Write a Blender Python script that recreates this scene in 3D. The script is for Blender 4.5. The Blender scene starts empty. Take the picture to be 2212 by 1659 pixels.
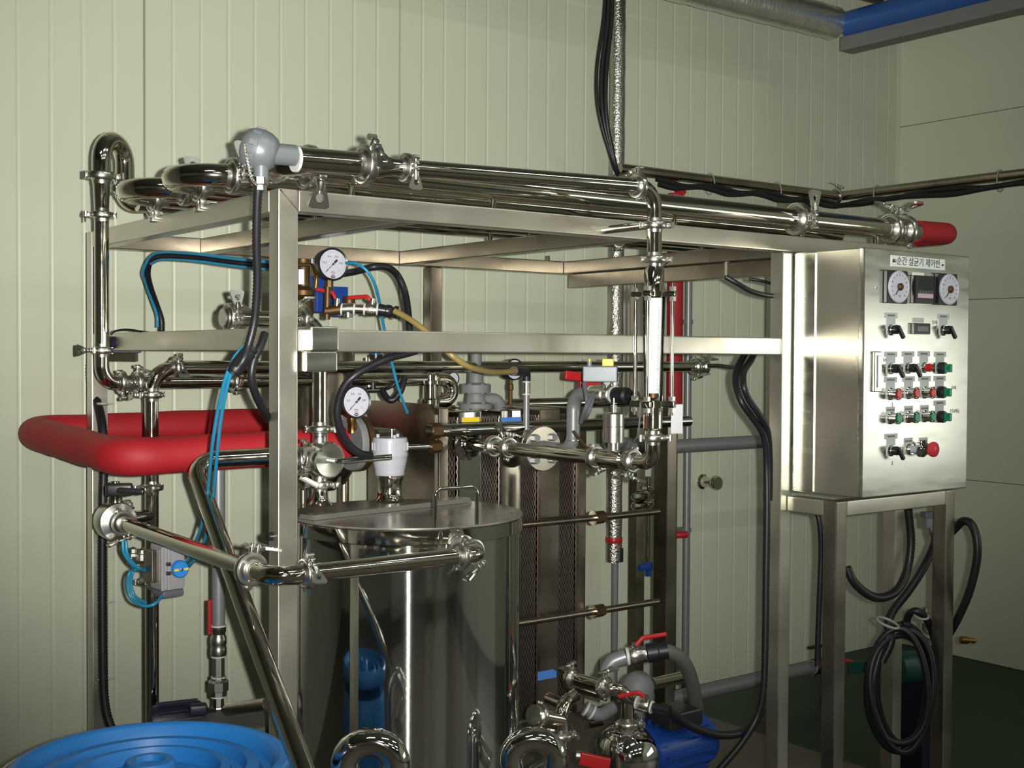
import bpy, bmesh, math, random
from mathutils import Vector, Matrix
random.seed(7)
V = Vector
sc = bpy.context.scene
COL = sc.collection
R = math.radians
# ---------------------------------------------------------------- camera
F = 2680.3
CX, CY = 1106.0, 829.5
H = 1.55
_ax = V((4680 - CX, -(786 - CY), -F)).normalized()      # world +X seen from the camera
_ay = V((-905 - CX, -(755 - CY), -F))
_ay = (_ay - _ax * _ay.dot(_ax)).normalized()
_az = _ax.cross(_ay)
ROT = Matrix((_ax, _ay, _az))                             # camera -> world
CAM = V((0, 0, H))
cd = bpy.data.cameras.new('camera')
cam = bpy.data.objects.new('camera', cd)
COL.objects.link(cam)
cam.matrix_world = Matrix.Translation(CAM) @ ROT.to_4x4()
cd.sensor_width = 36.0
cd.lens = F / 2212 * 36.0
cd.clip_start = 0.05
sc.camera = cam
FWD = ROT @ V((0, 0, -1)); RGT = ROT @ V((1, 0, 0)); UPV = ROT @ V((0, 1, 0))

def at(px, py, X=None, Y=None, Z=None, d=None):
    """world point seen at a photo pixel, on a plane of the room or at a depth"""
    r = ROT @ V(((px - CX) / F, -(py - CY) / F, -1.0))
    if X is not None: k = X / r.x
    elif Y is not None: k = Y / r.y
    elif Z is not None: k = (Z - H) / r.z
    else: k = d
    return CAM + r * k

# ---------------------------------------------------------------- world, lights, exposure
w = bpy.data.worlds.new('world'); sc.world = w
w.use_nodes = True
w.node_tree.nodes['Background'].inputs[0].default_value = (0.75, 0.85, 0.9, 1)
w.node_tree.nodes['Background'].inputs[1].default_value = 0.02
sc.view_settings.view_transform = 'Standard'
sc.view_settings.look = 'None'
sc.view_settings.gamma = 1
sc.view_settings.use_curve_mapping = False
sc.view_settings.exposure = 0.0

def light(name, kind, loc, energy, color=(1, 1, 1), **kw):
    l = bpy.data.lights.new(name, kind); l.energy = energy; l.color = color
    for k, v in kw.items(): setattr(l, k, v)
    o = bpy.data.objects.new(name, l); COL.objects.link(o); o.location = loc
    return o
# the camera's own flash, just right of the lens
fl = light('camera_flash', 'SPOT', CAM + RGT * 0.055 + UPV * 0.012, 780, (1.0, 0.985, 0.91),
           shadow_soft_size=0.012, spot_size=R(70), spot_blend=1.0)
fl.rotation_euler = (FWD + UPV * 0.165 - RGT * 0.06).to_track_quat('-Z', 'Y').to_euler()
# ceiling fluorescent fittings and the daylight window get their lamps here
for (x, y) in ((-0.6, 0.2), (1.9, 0.2), (4.2, 0.2), (-0.6, -2.4), (1.9, -2.4), (4.2, -2.4), (-0.6, -5.0), (1.9, -5.0), (4.2, -5.0)):
    o = light('ceiling_lamp', 'AREA', (x, y, 4.02), 15, (0.98, 1.0, 0.93), shape='RECTANGLE', size=1.25, size_y=0.14)
o = light('window_daylight', 'AREA', (5.63, -0.62, 1.375), 20, (0.98, 1.0, 0.92), shape='RECTANGLE', size=2.74, size_y=0.74)
o.rotation_euler = (R(90), 0, R(90))

# ---------------------------------------------------------------- materials
def nt(name):
    m = bpy.data.materials.new(name); m.use_nodes = True
    t = m.node_tree
    return m, t, t.nodes['Principled BSDF']
def mat(name, col, rough=0.4, metal=0.0, var=0.0, vscale=8.0, bump=0.0, bscale=60.0, rvar=0.0, stretch=None, trans=0.0, ior=1.45, coat=0.0, spec=0.5):
    m, t, b = nt(name)
    N, L = t.nodes, t.links
    b.inputs['Base Color'].default_value = (*col, 1)
    b.inputs['Roughness'].default_value = rough
    b.inputs['Metallic'].default_value = metal
    b.inputs['Specular IOR Level'].default_value = spec
    b.inputs['IOR'].default_value = ior
    if trans: b.inputs['Transmission Weight'].default_value = trans
    if coat: b.inputs['Coat Weight'].default_value = coat
    if var or bump or rvar:
        tc = N.new('ShaderNodeTexCoord'); mp = N.new('ShaderNodeMapping')
        L.new(tc.outputs['Object'], mp.inputs['Vector'])
        if stretch: mp.inputs['Scale'].default_value = stretch
    if var or rvar:
        n = N.new('ShaderNodeTexNoise'); n.inputs['Scale'].default_value = vscale; n.inputs['Detail'].default_value = 5
        L.new(mp.outputs[0], n.inputs['Vector'])
    if var:
        mx = N.new('ShaderNodeMix'); mx.data_type = 'RGBA'
        mx.inputs['A'].default_value = (*[c * (1 - var) for c in col], 1)
        mx.inputs['B'].default_value = (*[min(1, c * (1 + var * 0.6)) for c in col], 1)
        L.new(n.outputs['Fac'], mx.inputs['Factor']); L.new(mx.outputs['Result'], b.inputs['Base Color'])
    if rvar:
        mr = N.new('ShaderNodeMapRange')
        mr.inputs['From Min'].default_value = 0.3; mr.inputs['From Max'].default_value = 0.7
        mr.inputs['To Min'].default_value = max(0.02, rough - rvar); mr.inputs['To Max'].default_value = rough + rvar
        L.new(n.outputs['Fac'], mr.inputs['Value']); L.new(mr.outputs[0], b.inputs['Roughness'])
    if bump:
        n2 = N.new('ShaderNodeTexNoise'); n2.inputs['Scale'].default_value = bscale; n2.inputs['Detail'].default_value = 3
        L.new(mp.outputs[0], n2.inputs['Vector'])
        bp = N.new('ShaderNodeBump'); bp.inputs['Strength'].default_value = bump; bp.inputs['Distance'].default_value = 0.004
        L.new(n2.outputs['Fac'], bp.inputs['Height']); L.new(bp.outputs[0], b.inputs['Normal'])
    return m
M = {}
M['steel'] = mat('polished_steel', (0.66, 0.62, 0.54), 0.09, 1.0, rvar=0.03, vscale=30)
M['tank'] = mat('mirror_tank_steel', (0.62, 0.61, 0.57), 0.07, 1.0, rvar=0.03, vscale=14, bump=0.03, bscale=9)
m, t, b = nt('turned_tank_steel'); N, L = t.nodes, t.links        # polished sheet with fine hoop-wise polishing marks
b.inputs['Base Color'].default_value = (0.54, 0.54, 0.51, 1); b.inputs['Metallic'].default_value = 1; b.inputs['Roughness'].default_value = 0.05
an = N.new('ShaderNodeBsdfAnisotropic'); an.inputs['Color'].default_value = (0.60, 0.60, 0.57, 1); an.inputs['Roughness'].default_value = 0.30; an.inputs['Anisotropy'].default_value = 0.88
tg = N.new('ShaderNodeTangent'); tg.direction_type = 'RADIAL'; tg.axis = 'Z'; L.new(tg.outputs[0], an.inputs['Tangent'])
tc = N.new('ShaderNodeTexCoord'); mp = N.new('ShaderNodeMapping'); mp.inputs['Scale'].default_value = (3, 3, 90); L.new(tc.outputs['Object'], mp.inputs[0])
n = N.new('ShaderNodeTexNoise'); n.inputs['Scale'].default_value = 1.0; n.inputs['Detail'].default_value = 3; L.new(mp.outputs[0], n.inputs['Vector'])
bp = N.new('ShaderNodeBump'); bp.inputs['Strength'].default_value = 0.35; bp.inputs['Distance'].default_value = 0.003; L.new(n.outputs['Fac'], bp.inputs['Height']); L.new(bp.outputs[0], an.inputs['Normal'])
ms = N.new('ShaderNodeMixShader'); ms.inputs[0].default_value = 0.15; L.new(b.outputs[0], ms.inputs[1]); L.new(an.outputs[0], ms.inputs[2]); L.new(ms.outputs[0], N['Material Output'].inputs['Surface'])
M['turned'] = m
M['shaded'] = mat('shaded_brushed_steel', (0.36, 0.325, 0.27), 0.32, 0.95, var=0.25, vscale=6, rvar=0.08)  # darker brushed steel: shade on inner rails and stand legs put into the colour
M['lid'] = mat('satin_lid_steel', (0.50, 0.485, 0.44), 0.22, 0.8, var=0.12, vscale=7, rvar=0.07, bump=0.04, bscale=6)
M['cast'] = mat('cast_steel', (0.66, 0.65, 0.60), 0.26, 1.0, var=0.12, vscale=40)
M['brushed'] = mat('brushed_steel', (0.58, 0.555, 0.475), 0.33, 0.9, var=0.14, vscale=5, rvar=0.07, stretch=(1, 1, 1))
M['panel'] = mat('brushed_panel_steel', (0.66, 0.66, 0.59), 0.25, 1.0, var=0.10, vscale=6, rvar=0.05, stretch=(1, 1, 6))
M['oldsteel'] = mat('stained_steel', (0.42, 0.37, 0.31), 0.28, 1.0, var=0.3, vscale=7, rvar=0.08)
M['plates'] = mat('dull_plate_edges', (0.36, 0.30, 0.27), 0.42, 1.0, var=0.35, vscale=60)
M['galv'] = mat('grey_painted_pipe', (0.21, 0.215, 0.225), 0.38, 0.35, var=0.08, vscale=25)
M['castgrey'] = mat('grey_cast_valve', (0.17, 0.175, 0.18), 0.6, 0.1, var=0.15, vscale=30)
M['red'] = mat('red_insulation', (0.36, 0.010, 0.016), 0.62, 0, var=0.22, vscale=6, bump=0.25, bscale=14)
M['redh'] = mat('red_lever_plastic', (0.36, 0.012, 0.012), 0.35)
M['darkred'] = mat('dark_red_foam', (0.30, 0.010, 0.014), 0.7, 0, var=0.2, vscale=12)
M['black'] = mat('black_rubber', (0.010, 0.010, 0.013), 0.42)
M['blackp'] = mat('black_plastic', (0.012, 0.012, 0.014), 0.32)
M['greyhose'] = mat('grey_green_hose', (0.085, 0.095, 0.08), 0.5)
M['cyan'] = mat('cyan_air_hose', (0.015, 0.20, 0.36), 0.3)
M['blue'] = mat('blue_paint', (0.006, 0.04, 0.22), 0.35, var=0.15, vscale=20)
M['barrel'] = mat('blue_barrel_plastic', (0.020, 0.195, 0.56), 0.42, var=0.12, vscale=5)
M['brass'] = mat('brass', (0.30, 0.17, 0.045), 0.35, 1.0, var=0.25, vscale=30)
M['oldbrass'] = mat('tarnished_brass', (0.12, 0.07, 0.032), 0.5, 0.8, var=0.3, vscale=30)
M['white'] = mat('white_plastic', (0.36, 0.36, 0.41), 0.35)
M['gasket'] = mat('white_gasket', (0.50, 0.50, 0.47), 0.5)
M['tie'] = mat('pale_tie', (0.30, 0.31, 0.27), 0.5)
M['dial'] = mat('gauge_dial', (0.48, 0.48, 0.56), 0.35)
M['amber'] = mat('amber_hose', (0.30, 0.22, 0.075), 0.2, trans=0.15)
M['greybox'] = mat('grey_box', (0.17, 0.20, 0.235), 0.4)
M['alu'] = mat('anodised_aluminium', (0.33, 0.33, 0.35), 0.45, 0.3)
M['sensor'] = mat('grey_sensor_enamel', (0.145, 0.16, 0.17), 0.35, 0.25)
M['darkgrey'] = mat('dark_grey_plastic', (0.10, 0.10, 0.12), 0.45)
M['yellow'] = mat('yellow_plastic', (0.72, 0.50, 0.02), 0.4)
M['green'] = mat('green_plastic', (0.0, 0.17, 0.075), 0.25)
M['redb'] = mat('red_button', (0.42, 0.012, 0.012), 0.25)
M['estop'] = mat('red_mushroom', (0.50, 0.03, 0.04), 0.35)
M['chrome'] = mat('chrome', (0.75, 0.74, 0.72), 0.06, 1.0)
M['label'] = mat('white_label', (0.66, 0.70, 0.68), 0.4)
M['tag'] = mat('grey_tag', (0.42, 0.46, 0.44), 0.45)
M['ink'] = mat('black_ink', (0.015, 0.015, 0.015), 0.6)
M['inkg'] = mat('grey_ink', (0.12, 0.13, 0.12), 0.6)
M['inkr'] = mat('red_ink', (0.5, 0.1, 0.1), 0.6)
M['bluetape'] = mat('blue_tape', (0.07, 0.20, 0.56), 0.4)
M['yellowtape'] = mat('yellow_tape', (0.72, 0.55, 0.03), 0.4)
M['screen'] = mat('dark_screen', (0.02, 0.028, 0.026), 0.15)
M['pink'] = mat('pale_pink_keys', (0.50, 0.36, 0.42), 0.4)
m, t, b = nt('thin_clear_glass'); N, L = t.nodes, t.links
fz = N.new('ShaderNodeFresnel'); fz.inputs['IOR'].default_value = 1.35
tr = N.new('ShaderNodeBsdfTransparent'); tr.inputs[0].default_value = (0.95, 0.97, 0.96, 1)
gl_ = N.new('ShaderNodeBsdfGlossy'); gl_.inputs['Roughness'].default_value = 0.04
ms = N.new('ShaderNodeMixShader'); L.new(fz.outputs[0], ms.inputs[0]); L.new(tr.outputs[0], ms.inputs[1]); L.new(gl_.outputs[0], ms.inputs[2])
L.new(ms.outputs[0], N['Material Output'].inputs['Surface']); M['tube'] = m
M['scale'] = mat('flow_scale_white', (0.80, 0.82, 0.80), 0.35)
M['ceil'] = mat('ceiling_grey', (0.30, 0.31, 0.29), 0.7)
M['lampglass'] = mat('lamp_cover', (0.85, 0.87, 0.84), 0.4)
M['beamgrey'] = mat('grey_beam_paint', (0.16, 0.165, 0.16), 0.5)
M['beamblue'] = mat('blue_beam_paint', (0.025, 0.085, 0.30), 0.4)
M['foil'] = mat('foil_insulation', (0.46, 0.445, 0.41), 0.26, 1.0, bump=1.0, bscale=120, var=0.3, vscale=90)
M['foild'] = mat('foil_duct', (0.70, 0.70, 0.63), 0.32, 0.9, bump=0.8, bscale=55, var=0.2, stretch=(1, .25, .25))
M['motor'] = mat('navy_motor', (0.009, 0.010, 0.024), 0.45)
M['concblk'] = mat('grey_block', (0.10, 0.105, 0.095), 0.7)
M['greenp'] = mat('dark_green_paint', (0.005, 0.05, 0.035), 0.4)

def wall_mat(name, col, rough):
    m, t, b = nt(name); N, L = t.nodes, t.links
    b.inputs['Roughness'].default_value = rough
    tc = N.new('ShaderNodeTexCoord')
    n = N.new('ShaderNodeTexNoise'); n.inputs['Scale'].default_value = 1.4; n.inputs['Detail'].default_value = 6
    L.new(tc.outputs['Object'], n.inputs['Vector'])
    mx = N.new('ShaderNodeMix'); mx.data_type = 'RGBA'
    mx.inputs['A'].default_value = (*[c * 0.95 for c in col], 1); mx.inputs['B'].default_value = (*[c * 1.04 for c in col], 1)
    L.new(n.outputs['Fac'], mx.inputs['Factor']); L.new(mx.outputs['Result'], b.inputs['Base Color'])
    n2 = N.new('ShaderNodeTexNoise'); n2.inputs['Scale'].default_value = 3.0
    L.new(tc.outputs['Object'], n2.inputs['Vector'])
    bp = N.new('ShaderNodeBump'); bp.inputs['Strength'].default_value = 0.12; bp.inputs['Distance'].default_value = 0.01
    L.new(n2.outputs['Fac'], bp.inputs['Height']); L.new(bp.outputs[0], b.inputs['Normal'])
    return m
M['wall'] = wall_mat('cream_sandwich_panel', (0.515, 0.540, 0.42), 0.42)
M['wallr'] = wall_mat('cream_sandwich_panel_side', (0.58, 0.61, 0.47), 0.45)
M['seam'] = mat('panel_seam', (0.16, 0.16, 0.12), 0.7)
m, t, b = nt('floor_epoxy_and_concrete')                  # green epoxy strip near the side wall, bare concrete elsewhere
N, L = t.nodes, t.links
tc = N.new('ShaderNodeTexCoord'); sp = N.new('ShaderNodeSeparateXYZ'); L.new(tc.outputs['Object'], sp.inputs[0])
gt = N.new('ShaderNodeMath'); gt.operation = 'GREATER_THAN'; gt.inputs[1].default_value = 3.86; L.new(sp.outputs['X'], gt.inputs[0])
n = N.new('ShaderNodeTexNoise'); n.inputs['Scale'].default_value = 5; n.inputs['Detail'].default_value = 8; L.new(tc.outputs['Object'], n.inputs['Vector'])
ca = N.new('ShaderNodeMix'); ca.data_type = 'RGBA'; ca.inputs['A'].default_value = (0.085, 0.07, 0.05, 1); ca.inputs['B'].default_value = (0.15, 0.13, 0.095, 1); L.new(n.outputs['Fac'], ca.inputs['Factor'])
cb = N.new('ShaderNodeMix'); cb.data_type = 'RGBA'; cb.inputs['A'].default_value = (0.004, 0.020, 0.007, 1); cb.inputs['B'].default_value = (0.009, 0.032, 0.012, 1); L.new(n.outputs['Fac'], cb.inputs['Factor'])
cc = N.new('ShaderNodeMix'); cc.data_type = 'RGBA'; L.new(gt.outputs[0], cc.inputs['Factor']); L.new(ca.outputs['Result'], cc.inputs['A']); L.new(cb.outputs['Result'], cc.inputs['B'])
L.new(cc.outputs['Result'], b.inputs['Base Color']); b.inputs['Roughness'].default_value = 0.5
M['floor'] = m

# ---------------------------------------------------------------- geometry helpers
ORG = {}
def frame_of(ax, hint=None):
    ax = V(ax).normalized()
    h = V(hint) if hint is not None else (V((0, 0, 1)) if abs(ax.z) < 0.9 else V((1, 0, 0)))
    x = h - ax * h.dot(ax)
    if x.length < 1e-6: x = V((1, 0, 0)) - ax * ax.x
    x.normalize()
    return x, ax.cross(x), ax
def fillet(pts, rad, seg=7):
    pts = [V(p) for p in pts]
    out = [pts[0]]
    for i in range(1, len(pts) - 1):
        a, p, c = pts[i - 1], pts[i], pts[i + 1]
        u = (a - p); v = (c - p); lu, lv = u.length, v.length; u.normalize(); v.normalize()
        ang = u.angle(v)
        if ang > math.pi - 0.03: out.append(p); continue
        rr = rad[i - 1] if isinstance(rad, (list, tuple)) else rad
        tl = min(rr / math.tan(ang / 2), lu * 0.499, lv * 0.499); rr = tl * math.tan(ang / 2)
        bis = (u + v).normalized(); cen = p + bis * (rr / math.sin(ang / 2))
        s = p + u * tl - cen; e = p + v * tl - cen
        tot = s.angle(e); axs = s.cross(e).normalized()
        n = max(3, int(seg * tot / 1.57 + 0.5))
        for k in range(n + 1): out.append(cen + Matrix.Rotation(tot * k / n, 3, axs) @ s)
    out.append(pts[-1])
    return out
def spline(pts, n=8):
    pts = [V(p) for p in pts]
    P = [pts[0] * 2 - pts[1]] + pts + [pts[-1] * 2 - pts[-2]]
    out = []
    for i in range(1, len(P) - 2):
        a, b_, c, d = P[i - 1], P[i], P[i + 1], P[i + 2]
        for k in range(n):
            t_ = k / n
            out.append(0.5 * ((2 * b_) + (c - a) * t_ + (2 * a - 5 * b_ + 4 * c - d) * t_ ** 2 + (3 * b_ - a - 3 * c + d) * t_ ** 3))
    out.append(pts[-1])
    return out
class G:
    def __init__(s): s.v = []; s.f = []; s.bev = False
    def add(s, vs, fs):
        n = len(s.v); s.v += [V(q) for q in vs]; s.f += [tuple(i + n for i in f) for f in fs]; return s
    def tube(s, pts, r, n=18, caps=True):
        pts = [V(p) for p in pts]; k = len(pts); vs = []; fs = []
        tang = []
        for i in range(k):
            a = pts[max(0, i - 1)]; c = pts[min(k - 1, i + 1)]
            t_ = c - a
            tang.append(t_.normalized() if t_.length > 1e-9 else V((0, 0, 1)))
        x, y, _ = frame_of(tang[0])
        for i in range(k):
            x = x - tang[i] * x.dot(tang[i]); x.normalize(); y = tang[i].cross(x)
            rr = r[i] if isinstance(r, (list, tuple)) else r
            if 0 < i < k - 1:
                a = (pts[i] - pts[i - 1]).normalized(); c_ = (pts[i + 1] - pts[i]).normalized()
            for j in range(n):
                th = 2 * math.pi * j / n
                vs.append(pts[i] + (x * math.cos(th) + y * math.sin(th)) * rr)
        for i in range(k - 1):
            for j in range(n):
                j2 = (j + 1) % n
                fs.append((i * n + j, i * n + j2, (i + 1) * n + j2, (i + 1) * n + j))
        if caps:
            fs.append(tuple(reversed(range(n)))); fs.append(tuple((k - 1) * n + j for j in range(n)))
        return s.add(vs, fs)
    def corr(s, pts, r, pitch=0.008, depth=0.16, n=12):
        """corrugated hose along a spline"""
        pl = spline(pts, 12); ds = [0]
        for i in range(1, len(pl)): ds.append(ds[-1] + (pl[i] - pl[i - 1]).length)
        tot = ds[-1]; m_ = max(4, int(tot / pitch * 2)); out = []; rs = []; j = 0
        for k in range(m_ + 1):
            q = tot * k / m_
            while j < len(ds) - 2 and ds[j + 1] < q: j += 1
            f = (q - ds[j]) / max(1e-9, ds[j + 1] - ds[j])
            out.append(pl[j].lerp(pl[j + 1], min(1, f))); rs.append(r if k % 2 else r * (1 - depth))
        return s.tube(out, rs, n)
    def cyl(s, p0, p1, r0, r1=None, n=20): return s.tube([p0, p1], [r0, r0 if r1 is None else r1], n)
    def lathe(s, prof, org, ax, n=28, hint=None):
        """prof: (radius, distance along axis)"""
        x, y, z = frame_of(ax, hint); org = V(org); vs = []; fs = []; k = len(prof)
        for (rr, h) in prof:
            for j in range(n):
                th = 2 * math.pi * j / n
                vs.append(org + z * h + (x * math.cos(th) + y * math.sin(th)) * max(rr, 1e-5))
        for i in range(k - 1):
            for j in range(n):
                j2 = (j + 1) % n
                fs.append((i * n + j, i * n + j2, (i + 1) * n + j2, (i + 1) * n + j))
        if prof[0][0] > 1e-4: fs.append(tuple(reversed(range(n))))
        if prof[-1][0] > 1e-4: fs.append(tuple((k - 1) * n + j for j in range(n)))
        return s.add(vs, fs)
    def hexa(s, p0, p1, r):
        return s.tube([p0, p1], r, 6)
    def box(s, lo, hi, bev=0.0, seg=2, mtx=None):
        lo, hi = V(lo), V(hi)
        if bev > 0:
            s.bev = True
            bm = bmesh.new(); bmesh.ops.create_cube(bm, size=1)
            for v in bm.verts: v.co = V(((lo[i] + hi[i]) / 2 + v.co[i] * (hi[i] - lo[i]) for i in range(3)))
            bmesh.ops.bevel(bm, geom=bm.edges[:], offset=bev, segments=seg, affect='EDGES', profile=0.5)
            bm.verts.index_update(); vs = [v.co.copy() for v in bm.verts]; fs = [tuple(v.index for v in f.verts) for f in bm.faces]; bm.free()
        else:
            vs = [V((x, y, z)) for x in (lo.x, hi.x) for y in (lo.y, hi.y) for z in (lo.z, hi.z)]
            fs = [(0, 1, 3, 2), (4, 6, 7, 5), (0, 4, 5, 1), (2, 3, 7, 6), (0, 2, 6, 4), (1, 5, 7, 3)]
        if mtx is not None: vs = [mtx @ v for v in vs]
        return s.add(vs, fs)
    def obox(s, c, size, ex=(1, 0, 0), ey=(0, 1, 0), bev=0.0):
        ex = V(ex).normalized(); ey = V(ey); ey = (ey - ex * ey.dot(ex)).normalized(); ez = ex.cross(ey)
        m_ = Matrix.Translation(V(c)) @ Matrix((ex, ey, ez)).transposed().to_4x4()
        h = V(size) / 2
        return s.box(-h, h, bev, 2, m_)
    def prism(s, outline, thick, org, ex, ey, hole=None, n=20):
        """flat plate from a 2D outline (extruded both ways); hole=(cx,cy,r)"""
        ex = V(ex).normalized(); ey = V(ey); ey = (ey - ex * ey.dot(ex)).normalized(); ez = ex.cross(ey); org = V(org)
        P3 = lambda p, h: org + ex * p[0] + ey * p[1] + ez * h
        if hole is None:
            k = len(outline); vs = [P3(p, -thick / 2) for p in outline] + [P3(p, thick / 2) for p in outline]
            fs = [tuple(reversed(range(k))), tuple(range(k, 2 * k))] + [(i, (i + 1) % k, k + (i + 1) % k, k + i) for i in range(k)]
            return s.add(vs, fs)
        cx, cy, hr = hole; ring = []
        for j in range(n):
            th = 2 * math.pi * j / n; dx, dy = math.cos(th), math.sin(th); best = 9
            k = len(outline)
            for i in range(k):
                (ax_, ay_), (bx_, by_) = outline[i], outline[(i + 1) % k]
                den = dx * (by_ - ay_) - dy * (bx_ - ax_)
                if abs(den) < 1e-12: continue
                tt = ((ax_ - cx) * (by_ - ay_) - (ay_ - cy) * (bx_ - ax_)) / den
                uu = ((ax_ - cx) * dy - (ay_ - cy) * dx) / den
                if tt > 0 and -1e-6 <= uu <= 1 + 1e-6: best = min(best, tt)
            ring.append((cx + dx * best, cy + dy * best))
        inn = [(cx + hr * math.cos(2 * math.pi * j / n), cy + hr * math.sin(2 * math.pi * j / n)) for j in range(n)]
        vs = [P3(p, -thick / 2) for p in ring] + [P3(p, -thick / 2) for p in inn] + [P3(p, thick / 2) for p in ring] + [P3(p, thick / 2) for p in inn]
        fs = []
        for j in range(n):
            k2 = (j + 1) % n
            fs += [(j, n + j, n + k2, k2), (2 * n + j, 2 * n + k2, 3 * n + k2, 3 * n + j), (j, k2, 2 * n + k2, 2 * n + j), (n + j, 3 * n + j, 3 * n + k2, n + k2)]
        return s.add(vs, fs)
    def mesh(s, name, m_, ang=40, org=None):
        me = bpy.data.meshes.new(name)
        o_ = org if org is not None else V((0, 0, 0))
        me.from_pydata([v - o_ for v in s.v], [], s.f)
        bm = bmesh.new(); bm.from_mesh(me); bmesh.ops.recalc_face_normals(bm, faces=bm.faces[:]); bm.to_mesh(me); bm.free()
        me.shade_smooth(); me.set_sharp_from_angle(angle=R(ang))
        me.materials.append(m_)
        return me
    def make(s, name, m_, parent=None, ang=40):
        m_ = M[m_] if isinstance(m_, str) else m_
        xs = [min(v[i] for v in s.v) for i in range(3)]; ys = [max(v[i] for v in s.v) for i in range(3)]
        c = V(((xs[0] + ys[0]) / 2, (xs[1] + ys[1]) / 2, xs[2] if parent is None else (xs[2] + ys[2]) / 2))
        o = bpy.data.objects.new(name, s.mesh(name, m_, ang, c)); COL.objects.link(o)
        if s.bev:
            md = o.modifiers.new('weighted_normals', 'WEIGHTED_NORMAL'); md.keep_sharp = True
        put(o, c, parent)
        return o
def put(o, c, parent):
    ORG[o.name] = V(c)
    if parent is not None:
        o.parent = parent; o.location = V(c) - ORG[parent.name]
    else: o.location = V(c)
def tag(o, label, cat, group=None, kind=None):
    if label: o['label'] = label
    if cat: o['category'] = cat
    if group: o['group'] = group
    if kind: o['kind'] = kind
    return o
def thing(name, label, cat, loc, group=None):
    o = bpy.data.objects.new(name, None); COL.objects.link(o); o.empty_display_size = 0.05
    put(o, V(loc), None)
    return tag(o, label, cat, group)
def lab(o, text): o['label'] = text; return o

# sanitary clamp joint (ferrules, two-piece band, hinge, bolt) and its wing nut, drawn for a tube of radius 0.019
def _clamp_meshes():
    g = G()
    g.lathe([(.0192, -.018), (.0198, -.010), (.0255, -.0045), (.0255, .0045), (.0198, .010), (.0192, .018)], (0, 0, 0), (0, 0, 1), 24)
    n = 28; prof = [(.0262, -.0055), (.0275, -.0075), (.0305, -.0070), (.0318, -.0045), (.0318, .0045), (.0305, .0070), (.0275, .0075), (.0262, .0055)]
    g.lathe(prof, (0, 0, 0), (0, 0, 1), n)
    g.cyl((-.0345, 0, -.0085), (-.0345, 0, .0085), .0045, n=10)
    g.obox((-.032, 0, 0), (.008, .016, .010), bev=.0015)
    g.obox((.037, .006, 0), (.020, .007, .012), bev=.0018)
    g.obox((.037, -.006, 0), (.020, .007, .012), bev=.0018)
    g.cyl((.041, -.018, 0), (.041, .030, 0), .0034, n=10)
    g.cyl((.041, -.018, -.007), (.041, -.018, .007), .005, n=10)
    w_ = G()
    w_.lathe([(.0055, .011), (.0075, .013), (.0070, .019), (.0050, .026)], (.041, 0, 0), (0, 1, 0), 12)
    w_.prism([(-.0070, .018), (.0070, .018), (.0165, .047), (.0150, .051), (-.0150, .051), (-.0165, .047)], .0048, (.041, 0, 0), (0, 0, 1), (0, 1, 0), hole=(0, .036, .0062))
    return g.mesh('clamp', M['cast'], 35), w_.mesh('wing_nut', M['cast'], 35)
CL, WN = _clamp_meshes()
def clamp(parent, pos, axis, ear, r=0.019, wing=True):
    """axis = pipe direction, ear = where the bolted ears point; the nut then points along axis x ear"""
    x, y, z = frame_of(axis, ear)
    o = bpy.data.objects.new('clamp', CL); COL.objects.link(o)
    o.parent = parent; s_ = r / 0.019
    o.matrix_local = Matrix.Translation(V(pos) - ORG[parent.name]) @ Matrix((x, y, z)).transposed().to_4x4() @ Matrix.Diagonal((s_, s_, s_, 1))
    if wing:
        q = bpy.data.objects.new('wing_nut', WN); COL.objects.link(q); q.parent = o
    return o
def text(s_, size, org, ex, ey, m_, parent, name='lettering', align='CENTER', depth=0.0004):
    c = bpy.data.curves.new('t', 'FONT'); c.body = s_; c.size = size; c.align_x = align; c.align_y = 'CENTER'; c.extrude = depth
    o = bpy.data.objects.new('t', c); COL.objects.link(o)
    dg = bpy.context.evaluated_depsgraph_get()
    me = bpy.data.meshes.new_from_object(o.evaluated_get(dg))
    bpy.data.objects.remove(o); bpy.data.curves.remove(c)
    ex = V(ex).normalized(); ey = V(ey).normalized(); ez = ex.cross(ey)
    mt = Matrix((ex, ey, ez)).transposed()
    me.transform(mt.to_4x4()); me.name = name
    me.materials.clear(); me.materials.append(M[m_])
    q = bpy.data.objects.new(name, me); COL.objects.link(q); put(q, org, parent)
    return q

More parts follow.
